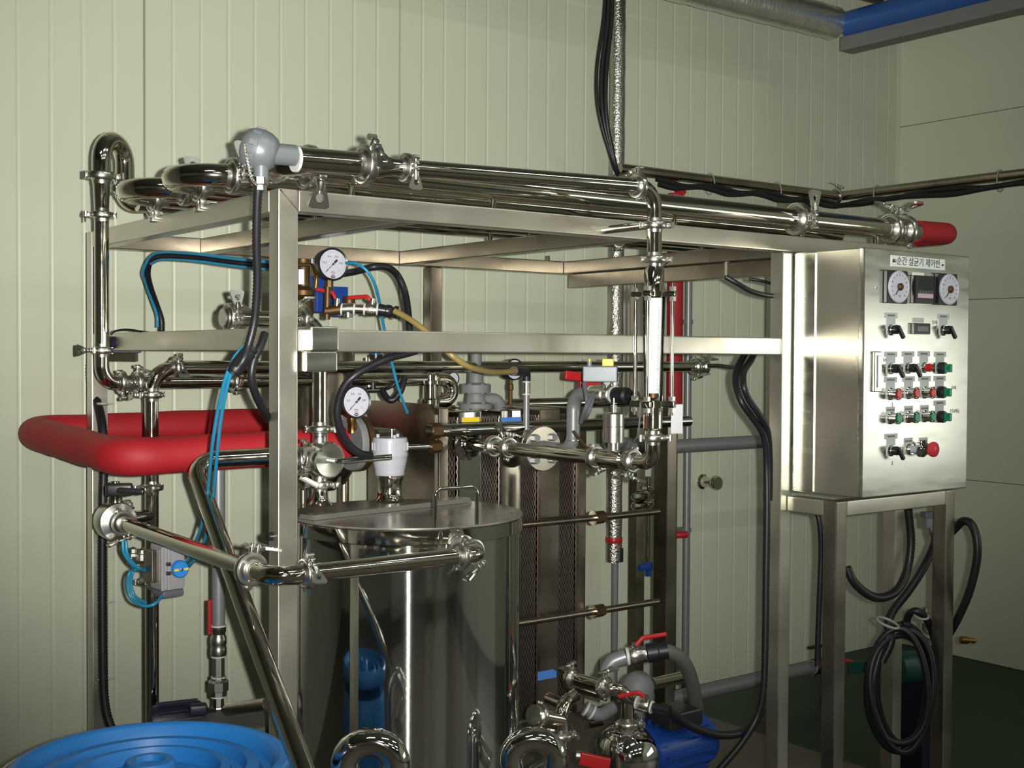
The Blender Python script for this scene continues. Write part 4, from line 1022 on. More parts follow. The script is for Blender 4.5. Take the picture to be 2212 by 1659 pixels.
G().lathe([(.011, -.042), (.011, -.056), (.008, -.06), (.008, -.085)], c + V((0, .018, 0)), EZ, 8).make('gauge_stem', 'brass', t_)
t_, c = gauge('pressure_gauge', 'white gauge half hidden behind two pipes below the middle rail', 1110, 798, 4.25, .036, (-.05, -1, 0), full=False)
G().lathe([(.008, -.035), (.008, -.05), (.011, -.052), (.011, -.07), (.008, -.072), (.008, -.12)], c + V((0, .02, 0)), EZ, 8).make('gauge_stem', 'oldbrass', t_)
t_, c = gauge('pressure_gauge', 'small gauge mostly hidden behind the polished C-shaped bend', 978, 818, 4.2, .022, (-.05, -1, 0), full=False)
G().lathe([(.007, -.02), (.007, -.045), (.009, -.047), (.009, -.075)], at(957, 835, d=4.2), EZ, 8).make('gauge_stem', 'oldbrass', t_)

# ---------------------------------------------------------------- steam fittings above the vessel
bf = thing('brass_relief_valve', 'tarnished brass valve with a bright bent lever behind the front post', 'valve', at(658, 660, d=3.55))
p = at(655, 615, d=3.60); bz = lambda py: at(655, py, d=3.60).z
G().lathe([(.030, bz(680)), (.030, bz(655)), (.024, bz(645)), (.034, bz(638)), (.034, bz(628)), (.019, bz(618)), (.019, bz(572)), (.022, bz(568)), (.022, bz(560)), (0, bz(558))], (p.x, p.y, 0), EZ, 18).make('valve_body', 'oldbrass', bf)
G().tube(fillet([at(648, 572, d=3.55), at(675, 572, d=3.5), at(684, 600, d=3.48), at(682, 622, d=3.48)], .018), .0055, 10).make('bent_lever', 'brass', bf)
G().obox(at(651, 598, d=3.5), (.016, .003, .042), (.8, -.6, 0), (.6, .8, 0)).make('paper_tag', 'label', bf)
G().cyl(at(648, 572, d=3.6), at(648, 563, d=3.6), .006, n=10).cyl(at(674, 576, d=3.55), at(674, 560, d=3.55), .007, n=10).make('lever_pin', 'cast', bf)
ba = thing('blue_actuator', 'blue painted valve block between the brass valve and the red levers', 'valve', at(710, 680, d=3.7))
G().obox(at(692, 636, d=3.75), (.050, .05, .11), (1, 0, 0), (0, 1, 0), bev=.004).make('actuator_body', 'blue', ba)
G().obox(at(728, 652, d=3.78), (.052, .05, .09), (1, 0, 0), (0, 1, 0), bev=.004).make('actuator_end', 'blue', ba)
G().lathe([(.026, 0), (.026, .02)], at(735, 683, d=3.75), EZ, 18).make('actuator_foot', 'blue', ba)
sf = thing('ball_valve_manifold', 'steel tee and ball valves with two red levers beside the blue block', 'valve', at(760, 690, d=3.5))
def seg(p0, p1, r0, m_, name, par, n=16): return G().cyl(p0, p1, r0, n=n).make(name, m_, par)
dd = 3.52
L_ = lambda px, py: at(px, py, d=dd)
seg(L_(703, 672), L_(738, 668), .0135, 'oldbrass', 'pipe_nipple', sf)
seg(L_(706, 690), L_(708, 620), .0095, 'oldbrass', 'riser_stem', sf)
o = G().cyl(L_(738, 668), L_(764, 667), .0165, n=18).cyl(L_(752, 667), L_(752, 686), .013, n=16).make('tee', 'cast', sf)
seg(L_(764, 667), L_(786, 668), .0125, 'cast', 'pipe_nipple', sf)
o = G().lathe([(.0165, 0), (.0165, .012), (.0185, .014), (.0185, .022), (.0165, .026), (.0165, .036)], L_(786, 668), L_(812, 670) - L_(786, 668), 18).make('valve_body', 'cast', sf)
for px in (737, 764, 786, 814): G().lathe([(.0175, 0), (.0175, .005)], L_(px, 668), L_(812, 670) - L_(786, 668), 16).make('seal_ring', 'gasket', sf)
seg(L_(802, 668), L_(806, 645), .0085, 'cast', 'valve_stem', sf)
G().tube(fillet([L_(798, 650), L_(795, 640), L_(752, 643)], .012), .0055, 8).make('lever', 'redh', sf)
seg(L_(727, 665), L_(729, 645), .0085, 'cast', 'valve_stem', sf)
G().tube(fillet([L_(724, 645), L_(719, 632), L_(683, 625)], .012), .0055, 8).make('lever', 'redh', sf)
G().lathe([(.0175, 0), (.016, .02), (.018, .022), (.018, .034), (.013, .04), (.018, .046), (.018, .056)], L_(818, 669), L_(852, 674) - L_(818, 669), 16).make('hose_tail', 'blackp', sf)
seg(at(754, 640, d=3.6), at(756, 666, d=3.6), .017, 'oldbrass', 'bush', sf)
# blue air fitting and small black tube elbow below the middle rail
af = thing('air_fitting', 'blue and black push-in air fitting under the middle rail', 'fitting', at(812, 785, d=4.1))
seg(at(812, 754, d=4.1), at(812, 766, d=4.1), .016, 'cyan', 'fitting_ring', af)
seg(at(812, 766, d=4.1), at(812, 776, d=4.1), .022, 'blackp', 'fitting_base', af)
for px in (791, 798, 826, 832): seg(at(px, 772, d=4.1), at(px, 780, d=4.1), .004, 'cast', 'fitting_screw', af)
lf = thing('drain_cock', 'small dark drain cock with a steel collar beside the large gauge', 'valve', at(805, 845, d=3.9))
seg(at(790, 843, d=3.9), at(830, 842, d=3.9), .008, 'black', 'cock_body', lf); seg(at(806, 842, d=3.9), at(806, 826, d=3.9), .009, 'black', 'cock_stem', lf); seg(at(797, 832, d=3.9), at(797, 836, d=3.9), .009, 'cast', 'collar', lf)
tag(G().tube(spline([at(826, 842, d=3.9), at(830, 852, d=3.88), at(840, 863, d=3.86), at(852, 862, d=3.86), at(866, 843, d=3.86), at(874, 815, d=3.88)], 8), .0105, 12).make('rubber_hose', 'black'), 'short black rubber hose looped under the pipes beside the C bend', 'hose')
tag(G().tube(spline([at(822, 840, d=3.92), at(840, 838, d=3.9), at(856, 825, d=3.9), at(862, 812, d=3.92)], 6), .0055, 10).make('rubber_hose', 'black'), 'thin black hose crossing above the looped rubber hose', 'hose')
# ---------------------------------------------------------------- hoses and cables
def hose(name, label, pts, r, m_, cat='hose', corr=False, group=None, n=12, pitch=.008):
    P = [at(x, y, d=d_) for (x, y, d_) in pts]
    g = G().corr(P, r, pitch, .16, n) if corr else G().tube(spline(P, 8), r, n)
    return tag(g.make(name, m_, None, 75 if corr else 40), label, cat, group)
hose('corrugated_conduit', 'black corrugated conduit hanging from the temperature probe head down to the front post',
     [(561, 392, 2.53), (556, 430, 2.54), (554, 520, 2.57), (556, 600, 2.60), (553, 660, 2.62), (548, 702, 2.63), (537, 745, 2.63), (527, 775, 2.62), (514, 794, 2.62)], .0098, 'black', corr=True, cat='conduit')
hose('corrugated_conduit', 'lower black corrugated conduit curving in behind the front post',
     [(572, 720, 2.70), (563, 747, 2.68), (549, 776, 2.67), (543, 812, 2.67), (550, 846, 2.69), (566, 880, 2.74), (582, 908, 2.85)], .0098, 'black', corr=True, cat='conduit')
tag(G().tube(spline([at(546, 752, d=2.66), at(530, 770, d=2.65), at(513, 792, d=2.64), at(502, 806, d=2.64)], 8), [.014] * 4 + [.017] * 17 + [.013] * 4, 14).make('hose_sleeve', 'black'), 'black taped sleeve where the cyan tubes leave the conduit', 'sleeve')
hose('air_tube', 'cyan air tube from the black sleeve down to the pneumatic actuator, left strand',
     [(528, 748, 2.68), (505, 775, 2.68), (485, 825, 2.70), (470, 890, 2.76), (459, 960, 2.82), (453, 1020, 2.90), (446, 1085, 3.02), (434, 1140, 3.12), (418, 1180, 3.20), (403, 1214, 3.28), (388, 1224, 3.30)], .0042, 'cyan')
hose('air_tube', 'cyan air tube from the black sleeve down to the pneumatic actuator, right strand',
     [(532, 752, 2.69), (511, 776, 2.69), (493, 826, 2.71), (478, 900, 2.77), (470, 970, 2.83), (464, 1040, 2.92), (458, 1095, 3.04), (447, 1150, 3.14), (430, 1195, 3.22), (410, 1222, 3.29), (392, 1236, 3.31)], .0042, 'cyan')
hose('air_tube', 'cyan air tube looping below the butterfly valve, outer loop',
     [(265, 1168, 3.22), (268, 1195, 3.22), (288, 1222, 3.24), (305, 1230, 3.28), (282, 1235, 3.2), (275, 1262, 3.2), (285, 1295, 3.2), (312, 1309, 3.18), (335, 1304, 3.18), (350, 1287, 3.22)], .0042, 'cyan')
hose('air_tube', 'cyan air tube looping below the butterfly valve, inner loop',
     [(272, 1168, 3.23), (276, 1200, 3.23), (296, 1225, 3.25), (314, 1232, 3.28), (290, 1232, 3.22), (283, 1262, 3.22), (292, 1288, 3.22), (315, 1303, 3.2)], .0042, 'cyan')
up_ = [(349, 715, 3.92), (348, 690, 3.92), (338, 660, 3.9), (324, 620, 3.85), (318, 588, 3.8), (326, 562, 3.75), (352, 553, 3.7), (420, 556, 3.6), (500, 566, 3.5), (566, 573, 3.4), (600, 576, 3.36), (640, 574, 3.36)]
hose('corrugated_conduit', 'black corrugated conduit arching under the top frame on the left', up_, .011, 'black', corr=True, cat='conduit')
hose('air_tube', 'cyan air tube strapped outside the arching conduit', [(x - 9 if y > 570 and x < 400 else x, y - (8 if x > 320 else 2), d_ - .02) for x, y, d_ in up_], .0048, 'cyan')
hose('air_tube', 'cyan air tube strapped below the arching conduit', [(x + (2 if y > 570 and x < 400 else 0), y + 8, d_ - .022) for x, y, d_ in up_[5:]], .0042, 'cyan')
hose('black_cable', 'thick black cable arching beside the deep black gauge', [(735, 592, 3.78), (770, 586, 3.66), (805, 577, 3.62), (835, 577, 3.65), (858, 594, 3.7), (873, 626, 3.72), (880, 660, 3.75), (884, 700, 3.78), (886, 745, 3.8)], .0105, 'black', cat='cable')
hose('air_tube', 'single cyan air tube arching beside the thick black cable', [(748, 568, 3.6), (772, 570, 3.58), (795, 588, 3.58), (810, 615, 3.6), (819, 650, 3.65), (826, 690, 3.7), (836, 740, 3.75), (848, 790, 3.78), (858, 830, 3.8), (868, 860, 3.82), (880, 892, 3.85)], .0046, 'cyan')
hose('corrugated_conduit', 'long black corrugated conduit sweeping down in front of the large gauge',
     [(900, 757, 3.05), (880, 763, 3.03), (845, 772, 3.0), (806, 788, 2.98), (768, 810, 2.96), (744, 834, 2.96), (731, 868, 2.97), (729, 900, 2.98), (738, 934, 3.0), (755, 962, 3.03), (778, 980, 3.06), (800, 984, 3.1)], .0102, 'black', corr=True, cat='conduit')
lc = [(199, 765, 3.86), (196, 800, 3.86), (200, 840, 3.84), (213, 880, 3.80), (222, 930, 3.76), (224, 1000, 3.74), (222, 1100, 3.72), (221, 1250, 3.72), (222, 1400, 3.72), (224, 1490, 3.72), (230, 1540, 3.72), (243, 1580, 3.72)]
hose('corrugated_conduit', 'black corrugated conduit tied down the face of the left rear post', lc, .0145, 'black', corr=True, cat='conduit', pitch=.010)
for (px, py, lb) in ((221, 873, 'above the red foam pipe'), (222, 1303, 'at the height of the actuator foot'), (223, 1468, 'lowest, just above the barrel')):
    c = at(px, py, d=3.73); tag(G().lathe([(.0165, -.003), (.0175, 0), (.0165, .003)], c, (.1, .1, 1), 18).obox(c + V((.02, -.01, .002)), (.03, .003, .004)).make('cable_tie', 'tie'), 'pale cable tie round the left rear post conduit, ' + lb, 'tie', 'ties on the left rear post conduit')
hose('black_cable', 'thin black cable looped on the left end of the middle rail', [(240, 722, 3.55), (250, 715, 3.52), (275, 712, 3.5), (305, 716, 3.48), (330, 719, 3.46)], .003, 'black', cat='cable')
o_ = thing('junction_gland', 'dark box with blue cable gland at the left end of the middle rail', 'box', at(262, 770, d=3.68))
G().obox(at(276, 744, d=3.66), (.075, .04, .05), (.44, -.9, 0), (.9, .44, 0), bev=.004).make('junction_box', 'darkgrey', o_)
G().lathe([(.014, 0), (.018, .004), (.018, .022), (.013, .028)], at(252, 740, d=3.64), (-.8, .5, 0), 8).make('cable_gland', 'motor', o_)
G().obox(at(268, 768, d=3.7), (.10, .012, .035), (.44, -.9, 0), (.9, .44, 0)).make('mount_plate', 'oldsteel', o_)
# conduits at the right post
tr_ = [(1618, 752, 3.86), (1605, 772, 3.80),  (1592, 800, 3.70), (1590, 830, 3.65), (1602, 868, 3.62), (1624, 900, 3.64), (1642, 925, 3.66), (1653, 955, 3.68), (1656, 1010, 3.70), (1657, 1100, 3.7), (1655, 1250, 3.7), (1653, 1400, 3.7), (1648, 1500, 3.7), (1632, 1556, 3.7), (1600, 1608, 3.68), (1560, 1655, 3.66), (1530, 1690, 3.64)]
hose('corrugated_conduit', 'black corrugated conduit running down beside the right front post, left of the pair', tr_, .0108, 'black', corr=True, cat='conduit', pitch=.009)
hose('corrugated_conduit', 'black corrugated conduit ending at the right front post, right of the pair', [(1634, 752, 3.86), (1622, 778, 3.78), (1607, 802, 3.67), (1606, 832, 3.6), (1618, 864, 3.61), (1640, 896, 3.63), (1655, 922, 3.66), (1661, 955, 3.69), (1663, 1010, 3.72), (1662, 1080, 3.74)], .0105, 'black', corr=True, cat='conduit', pitch=.009)
hose('black_cable', 'black cable sagging under the cable duct to the right post, upper strand', [(1568, 598, 3.75), (1592, 612, 3.75), (1620, 628, 3.77), (1650, 637, 3.8), (1680, 640, 3.84)], .0078, 'black', cat='cable')
hose('black_cable', 'thin black cable end under the cable duct by the right post', [(1618, 602, 3.85), (1645, 607, 3.85), (1672, 614, 3.87)], .005, 'black', cat='cable')
hose('probe_cable', 'black cable leaving the right end of the long level pipe', [(1532, 790, 4.62), (1552, 790, 4.5), (1575, 793, 4.3), (1598, 795, 4.0)], .0075, 'black', cat='cable')
# foil covered pipe near the back wall with the cables that come down beside it
fxp = at(1328, 900, Y=4.02)
fo = thing('foil_insulated_pipe', 'vertical pipe wrapped in dimpled silver foil against the back wall', 'pipe', (fxp.x, 4.02, 0))
zfo = at(1328, 1213, Y=4.02).z
G().tube([(fxp.x, 4.02, zfo + k * (CH - zfo) / 60) for k in range(61)], [.0345 + .0012 * math.sin(k * 2.3) for k in range(61)], 26).make('foil_wrap', 'foil', fo)
G().cyl((fxp.x + .012, 3.998, zfo + .002), (fxp.x + .012, 3.998, zfo + .06), .018, n=14).make('foam_end', 'black', fo)
G().lathe([(.0352, 0), (.0368, .003), (.0368, .021), (.0352, .024)], (fxp.x, 4.02, at(1328, 1172, Y=4.02).z), EZ, 24).make('red_band', 'redh', fo)
G().cyl((fxp.x + .008, 4.02, .0), (fxp.x + .008, 4.02, zfo + .002), .0150, n=16).make('bare_pipe', 'castgrey', fo)
for k, (dx, lb) in enumerate(((0, 'left strand'), (10, 'middle strand'), (19, 'right strand'))):
    hose('power_cable', 'black power cable dropping from the ceiling beside the foil pipe, ' + lb,
         [(1310 + dx * .6, -60, 5.15), (1304 + dx * .9, 40, 5.15), (1290 + dx * 1.1, 140, 5.12), (1289 + dx, 210, 5.1), (1298 + dx * .7, 265, 5.1), (1314 + dx * .4, 320, 5.12), (1329 + dx * .2, 368, 5.15), (1352, 392, 5.2 + k * .03), (1400, 396 + k * 3, 5.3 + k * .03)], .0095 if k else .0075, 'black', cat='cable')
# level pipe carried along both walls, with cables strapped under it
YW = 3.98
cxw = at(1812, 424, Y=YW)
wp = thing('corner_conduit_pipe', 'brown steel pipe carried level along the back wall and turning at the corner', 'pipe', (cxw.x, YW, cxw.z))
zw = cxw.z
G().tube(fillet([(3.55, YW, zw), (cxw.x, YW, zw), (cxw.x, 1.5, zw)], .05), .0235, 20).make('tube', 'oldsteel', wp)
clamp(wp, (cxw.x - .02, YW, zw), (-1, 0, 0), (0, -.4, 1), .023)
G().box((cxw.x - .30, YW - .005, zw - .12), (cxw.x - .22, WY - .001, zw - .025), .003).make('wall_bracket', 'oldsteel', wp)
for lb, dy in (('upper bundle', .000), ('lower bundle', .014)):
    P = []
    for k in range(16):
        x = 3.75 + (cxw.x - 3.75) * k / 15; P.append(V((x, YW - .026 - dy, zw - .030 - dy - .018 * math.sin(k * .75 + dy * 60) ** 2)))
    for k in range(1, 16):
        P.append(V((cxw.x - .026 - dy, YW - .03 - 2.4 * k / 15, zw - .030 - dy - .016 * math.sin(k * .9 + dy * 80) ** 2)))
    tag(G().tube(spline(P, 5), .0125, 10).make('strapped_cable', 'black'), 'black cable bundle strapped under the corner wall pipe, ' + lb, 'cable')
for k, (x, y) in enumerate(((4.10, YW), (4.55, YW), (cxw.x, 3.75), (cxw.x, 3.1))):
    ax_ = (1, 0, 0) if y == YW else (0, 1, 0)
    tl_ = ('left along the back wall', 'near the bracket on the back wall', 'just past the corner bend', 'nearest the right picture edge')[k]
    tag(G().tube([V((x, y, zw - .018)) + (V((0, 1, 0)) if y == YW else V((1, 0, 0))) * .030 * math.cos(2 * math.pi * q / 20) + EZ * .048 * math.sin(2 * math.pi * q / 20) for q in range(21)], .0026, 6, False).make('cable_tie', 'tie'), 'pale tie holding cables under the corner pipe, ' + tl_, 'tie', 'ties under the corner wall pipe')
# red pipe and grey conduit standing at the back wall, right of the flow meter
xr_ = at(1458, 700, Y=4.0).x
rv_ = thing('red_standpipe', 'upright red foam covered pipe behind the flow meter', 'pipe', (xr_, 4.0, 1.33))
G().cyl((xr_, 4.0, at(1458, 872, Y=4.0).z), (xr_, 4.0, at(1458, 418, Y=4.0).z), .036, n=22).make('foam_cover', 'darkred', rv_)
G().cyl((xr_, 4.0, 0), (xr_, 4.0, at(1458, 868, Y=4.0).z), .017, n=14).make('bare_pipe', 'oldsteel', rv_)
G().cyl((xr_ + .02, 3.98, at(1458, 419, Y=4.0).z), (xr_ - .01, 3.98, at(1458, 412, Y=4.0).z + .01), .02, n=10).make('foam_tip', 'redh', rv_)
xg_ = at(1485, 900, Y=4.07).x
cg = thing('grey_conduit', 'slim grey galvanised conduit standing against the back wall', 'conduit', (xg_, 4.07, 0))
G().cyl((xg_, 4.07, 0), (xg_, 4.07, at(1485, 560, Y=4.07).z), .0175, n=18).make('tube', 'galv', cg)
for py in (700, 1150): G().box((xg_ - .03, 4.068, at(1485, py, Y=4.07).z), (xg_ + .03, WY - .001, at(1485, py, Y=4.07).z + .02)).make('pipe_saddle', 'galv', cg)
p = at(1456, 1156, Y=3.98)
G().lathe([(.014, 0), (.016, .004), (.016, .05), (.010, .055), (0, .055)], V((xr_, 3.98, p.z)), (.9, -.4, 0), 14).make('tap_knob', 'redh', rv_)
# grey level pipes behind the right post
def greypipe(label, px0, py0, py_end, Y, r, x1, dropx=None):
    a = at(px0, py0, Y=Y)
    t_ = thing('grey_water_pipe', label, 'pipe', (a.x, Y, a.z - r))
    G().tube(fillet([(a.x - .07, Y + .22, a.z + .01), (a.x - .05, Y, a.z), (x1, Y, a.z)], .09, 9), r, 22).make('tube', 'galv', t_)
    G().lathe([(r * 1.0, -.0015), (r * 1.025, 0), (r * 1.0, .0015)], (a.x + .10, Y, a.z), (1, 0, 0), 22).make('weld_ring', 'cast', t_)
    return t_, a
t_, a = greypipe('grey painted pipe at mid height running right behind the right front post', 1425, 966, 955, 3.62, .0285, 5.15)
G().lathe([(.05, 0), (.05, .012)], (5.15, 3.62, a.z), (1, 0, 0), 20).make('end_flange', 'castgrey', t_)
G().box((4.98, 3.60, a.z - .02), (5.02, WY - .001, a.z + .02)).make('wall_arm', 'castgrey', t_)
t_, a = greypipe('low grey painted pipe near the floor running right to a brass valve', 1440, 1512, 1447, 3.62, .0300, at(1752, 1446, Y=3.62).x)
xb_ = at(1752, 1446, Y=3.62).x
G().lathe([(.0315, 0), (.0315, .010)], (xb_, 3.62, a.z), (1, 0, 0), 20).make('seal_ring', 'gasket', t_)
G().lathe([(.032, .0), (.038, .01), (.038, .05), (.032, .06), (.032, .10)], (xb_ + .01, 3.62, a.z), (1, 0, 0), 8).make('brass_valve', 'oldbrass', t_)
G().cyl((xb_ + .05, 3.62, a.z + .03), (xb_ + .05, 3.62, a.z + .085), .012, n=10).obox((xb_ + .03, 3.62, a.z + .09), (.09, .02, .012)).make('valve_handle', 'oldbrass', t_)
G().cyl((xb_ + .09, 3.62, 0), (xb_ + .09, 3.62, a.z - .02), .02, n=12).make('pipe_prop', 'castgrey', t_)
# wall fitting
p = at(1516, 1040, Y=WY)
wf = thing('capped_pipe_stub', 'polished capped pipe stub poking out of the back wall', 'fitting', (p.x, WY, p.z - .04))
G().lathe([(.036, 0), (.036, .008), (.026, .016), (.022, .05), (.022, .075), (.034, .080), (.035, .095), (.030, .105), (0, .106)], (p.x, WY - .001, p.z), OUT, 28).make('stub', 'steel', wf)
# sample valves below the flow meter, blue capped tube
YM = 3.72
sx = at(1400, 1150, Y=YM).x; mz = lambda py: at(1400, py, Y=YM).z
sg = thing('sight_drain_tube', 'polished upright tube with a bright blue tap at its foot under the flow meter', 'pipe', (sx, YM, mz(1235)))
G().cyl((sx, YM, mz(1215)), (sx, YM, mz(1030)), .0165, n=18).make('tube', 'steel', sg)
for py in (1060, 1072, 1093): G().lathe([(.018, -.004), (.035, -.012), (.040, 0), (.035, .012), (.018, .016)], (sx, YM, mz(py)), (.2, .1, 1), 22).make('bulge_joint', 'steel', sg)
x2_ = at(1372, 1070, Y=YM).x
for py in (1066, 1085): G().lathe([(.015, -.006), (.035, -.012), (.040, 0), (.030, .012), (.015, .016)], (x2_, YM - .03, mz(py)), (-.3, .1, 1), 22).make('bulge_joint', 'steel', sg)
G().lathe([(.014, 0), (.021, .004), (.021, .03), (.017, .034)], (sx, YM, mz(1216) - .03), EZ, 16).obox((sx - .03, YM - .01, mz(1216) - .014), (.055, .022, .024), bev=.005).obox((sx + .004, YM, mz(1216) - .040), (.02, .02, .03), bev=.004).make('blue_tap', 'blue', sg)
clamp(sg, (sx + .005, YM - .08, mz(1040)), (0, 1, 0), (.6, 0, -1), .0175)
# overhead beams in the upper right corner
YO1 = 3.70
c1 = at(1800, 50, Y=YO1)
od = thing('overhead_duct', 'crinkled silver foil duct under the ceiling running to the corner', 'duct', (c1.x, YO1, c1.z - .07))
G().tube([(1.2 + k * (c1.x - 1.2) / 60, YO1, c1.z) for k in range(61)], [.075 + .002 * math.sin(k * 2.1) for k in range(61)], 28).make('duct_wrap', 'foild', od)
G().tube([(2.2, YO1 + .16, c1.z + .10), (c1.x - .05, YO1 + .16, c1.z + .10)], .05, 18).make('upper_pipe', 'beamgrey', od)
for x in (2.8, 4.4): G().cyl((x, YO1, c1.z + .07), (x, YO1, CH), .006, n=8).make('hanger_rod', 'cast', od)
XB = at(1812, 45, Y=YO1 - .02).x + .03
bb = thing('blue_overhead_beam', 'blue painted tube beam under the ceiling beyond the foil duct', 'beam', (XB, 2.0, c1.z - .06))
G().cyl((XB, YO1 - .05, c1.z - .01), (XB, -1.0, c1.z - .01), .060, n=20).make('tube', 'beamblue', bb)
for y in (0.0, 2.4): G().cyl((XB, y, c1.z + .04), (XB, y, CH), .006, n=8).make('hanger_rod', 'cast', bb)
gb = thing('grey_overhead_beam', 'grey channel beam below the blue beam in the upper right corner', 'beam', (XB + .06, 2.0, c1.z - .2))
pe_ = at(1816, 85, Y=YO1 - .02)
G().box((XB - .02, -1.0, pe_.z - .055), (XB + .075, YO1 - .02, pe_.z + .012), .004).make('channel', 'beamgrey', gb)
for y in (0.3, 2.8): G().cyl((XB + .085, y, pe_.z), (XB + .085, y, CH), .006, n=8).make('hanger_rod', 'cast', gb)
tag(G().tube(spline([(XB + .12, 3.2, c1.z - .02), (XB + .14, 2.8, c1.z - .10), (XB + .14, 2.4, c1.z - .12), (XB + .12, 1.8, c1.z - .02)], 8), .02, 10).make('overhead_cable', 'black'), 'black cable sagging beside the grey overhead beam', 'cable')
G2 = thing('dark_overhead_pipe', 'dark pipe end above the junction of foil duct and blue beam', 'pipe', (c1.x - .3, YO1 - .2, c1.z + .1))
G().cyl((c1.x - .75, YO1 - .10, c1.z + .15), (c1.x + .20, YO1 - .10, c1.z + .15), .05, n=16).make('tube', 'motor', G2)
G().cyl((c1.x - .3, YO1 - .10, c1.z + .19), (c1.x - .3, YO1 - .10, CH), .006, n=8).make('hanger_rod', 'cast', G2)

# ---------------------------------------------------------------- pneumatic actuator on the drop pipe
ac = at(362, 1222, d=3.30); ae = V((.78, -.63, 0)).normalized(); an = V((-.45, -.89, 0)).normalized(); an = V((.10, -.995, 0)); ae = V((.995, .10, 0))
pa_ = thing('pneumatic_actuator', 'grey pneumatic valve actuator with blue yellow-barred indicator on the drop pipe', 'actuator', ac - EZ * .08)
G().obox(ac, (.066, .075, .122), ae, (0, 1, 0), bev=.008).make('actuator_body', 'alu', pa_)
for sx_ in (-.030, -.012): G().obox(ac + ae * sx_ + V((0, -.040, 0)), (.010, .006, .116), ae, (0, 1, 0), bev=.002).make('body_rib', 'alu', pa_)
G().obox(ac - EZ * .070, (.064, .072, .022), ae, (0, 1, 0), bev=.008).make('end_cap', 'darkgrey', pa_)
G().obox(ac + EZ * .070, (.064, .072, .022), ae, (0, 1, 0), bev=.008).make('end_cap', 'darkgrey', pa_)
ic = ac + ae * .016 + V((0, -.038, -.004))
o = G().lathe([(.023, 0), (.023, .014), (.020, .018), (0, .019)], ic, (0, -1, 0), 28).make('indicator', 'blue', pa_)
o.data.materials[0] = M['barrel']
for s_ in (-1, 1): G().obox(ic + ae * .014 * s_ + V((0, -.0185, 0)), (.013, .003, .006), ae, (0, 1, 0)).make('yellow_bar', 'yellow', o)
G().lathe([(.004, .018), (.004, .021), (0, .022)], ic, (0, -1, 0), 10).make('screw', 'cast', o)
for dz in (.012, -.012): G().cyl(ac + ae * -.02 + V((0, -.043, dz)), ac + ae * -.012 + V((0, -.050, dz)), .005, n=8).make('air_port', 'oldbrass', pa_)
G().obox(ac - ae * .043 + V((0, .01, .004)), (.020, .05, .085), ae, (0, 1, 0), bev=.003).make('mount_block', 'oldsteel', pa_)
for k_, (px, py) in enumerate(((288, 1196), (308, 1198))): G().lathe([(.014, 0), (.014, .016), (.010, .018), (.010, .028), (.006, .032), (0, .034)], at(px, py, d=3.36) - EZ * .015, EZ, 8).make('bracket_nut', 'cast', pa_)
G().obox(at(300, 1208, d=3.37), (.06, .03, .022), ae, (0, 1, 0), bev=.005).make('bracket', 'oldsteel', pa_)
clamp(pa_, (1.283, YD2, zd(1250)), (0, 0, 1), (-1, -.35, 0), .0195)

# ---------------------------------------------------------------- grey pipe with fittings left of the front post
YL = 3.30; gx = at(472, 1200, Y=YL).x; lz = lambda py: at(472, py, Y=YL).z
gl = thing('grey_riser_pipe', 'grey upright pipe with steel fittings and a red lever left of the front post', 'pipe', (gx, YL, 0))
G().cyl((gx, YL, lz(1352)), (gx, YL, lz(1000)), .0185, n=18).make('tube', 'galv', gl)
prof = [(.0165, lz(1530)), (.0165, lz(1505)), (.025, lz(1502)), (.025, lz(1492)), (.030, lz(1490)), (.030, lz(1472)), (.022, lz(1468)), (.022, lz(1462)), (.0185, lz(1460)), (.0185, lz(1420))]
G().lathe(prof, (gx, YL, 0), EZ, 8).make('union', 'cast', gl)
G().lathe([(.0205, lz(1419)), (.0225, lz(1412)), (.0225, lz(1400)), (.0205, lz(1396)), (.0225, lz(1390)), (.0225, lz(1376)), (.019, lz(1372)), (.019, lz(1366)), (.021, lz(1364)), (.021, lz(1352))], (gx, YL, 0), EZ, 18).make('ball_valve', 'cast', gl)
for py in (1353, 1419, 1464, 1506): G().lathe([(.0215, 0), (.0215, .004)], (gx, YL, lz(py)), EZ, 18).make('seal_ring', 'gasket', gl)
p0, p1 = at(452, 1306, Y=YL + .02), at(455, 1360, Y=YL + .02)
G().obox((p0 + p1) / 2, (.014, .012, .10), (1, 0, 0), (0, 1, 0), bev=.004).make('lever', 'redh', gl)
G().cyl((gx, YL, 0), (gx, YL, lz(1528)), .022, n=14).make('lower_pipe', 'oldsteel', gl)
# floor motor and block behind the barrel
mp = at(392, 1552, d=3.45)
fmz = thing('floor_motor', 'dark navy finned electric motor behind the blue barrel', 'motor', (mp.x, mp.y, 0))
G().lathe([(.02, -.09), (.040, -.085), (.044, -.07), (.044, .05), (.036, .06), (.02, .065), (.016, .09)], mp, (.98, -.2, 0), 30).make('motor_body', 'motor', fmz)
for k in range(14):
    th = 2 * math.pi * k / 14; x_, y_, z_ = frame_of((.98, -.2, 0)); u = x_ * math.cos(th) + y_ * math.sin(th)
    G().obox(mp + u * .046 - z_ * .01, (.11, .004, .010), z_, x_ * -math.sin(th) + y_ * math.cos(th)).make('cooling_fin', 'motor', fmz)
G().box((mp.x - .09, mp.y - .06, 0), (mp.x + .06, mp.y + .06, mp.z - .035), .004).make('motor_foot', 'motor', fmz)
G().obox(at(428, 1532, d=3.42), (.05, .04, .03), (.9, -.3, 0), (.3, .9, 0), bev=.008).make('terminal_box', 'motor', fmz)
q_ = at(500, 1590, d=3.4)
fb = thing('grey_floor_block', 'low grey block under the upright grey pipe behind the barrel', 'block', (q_.x, q_.y, 0))
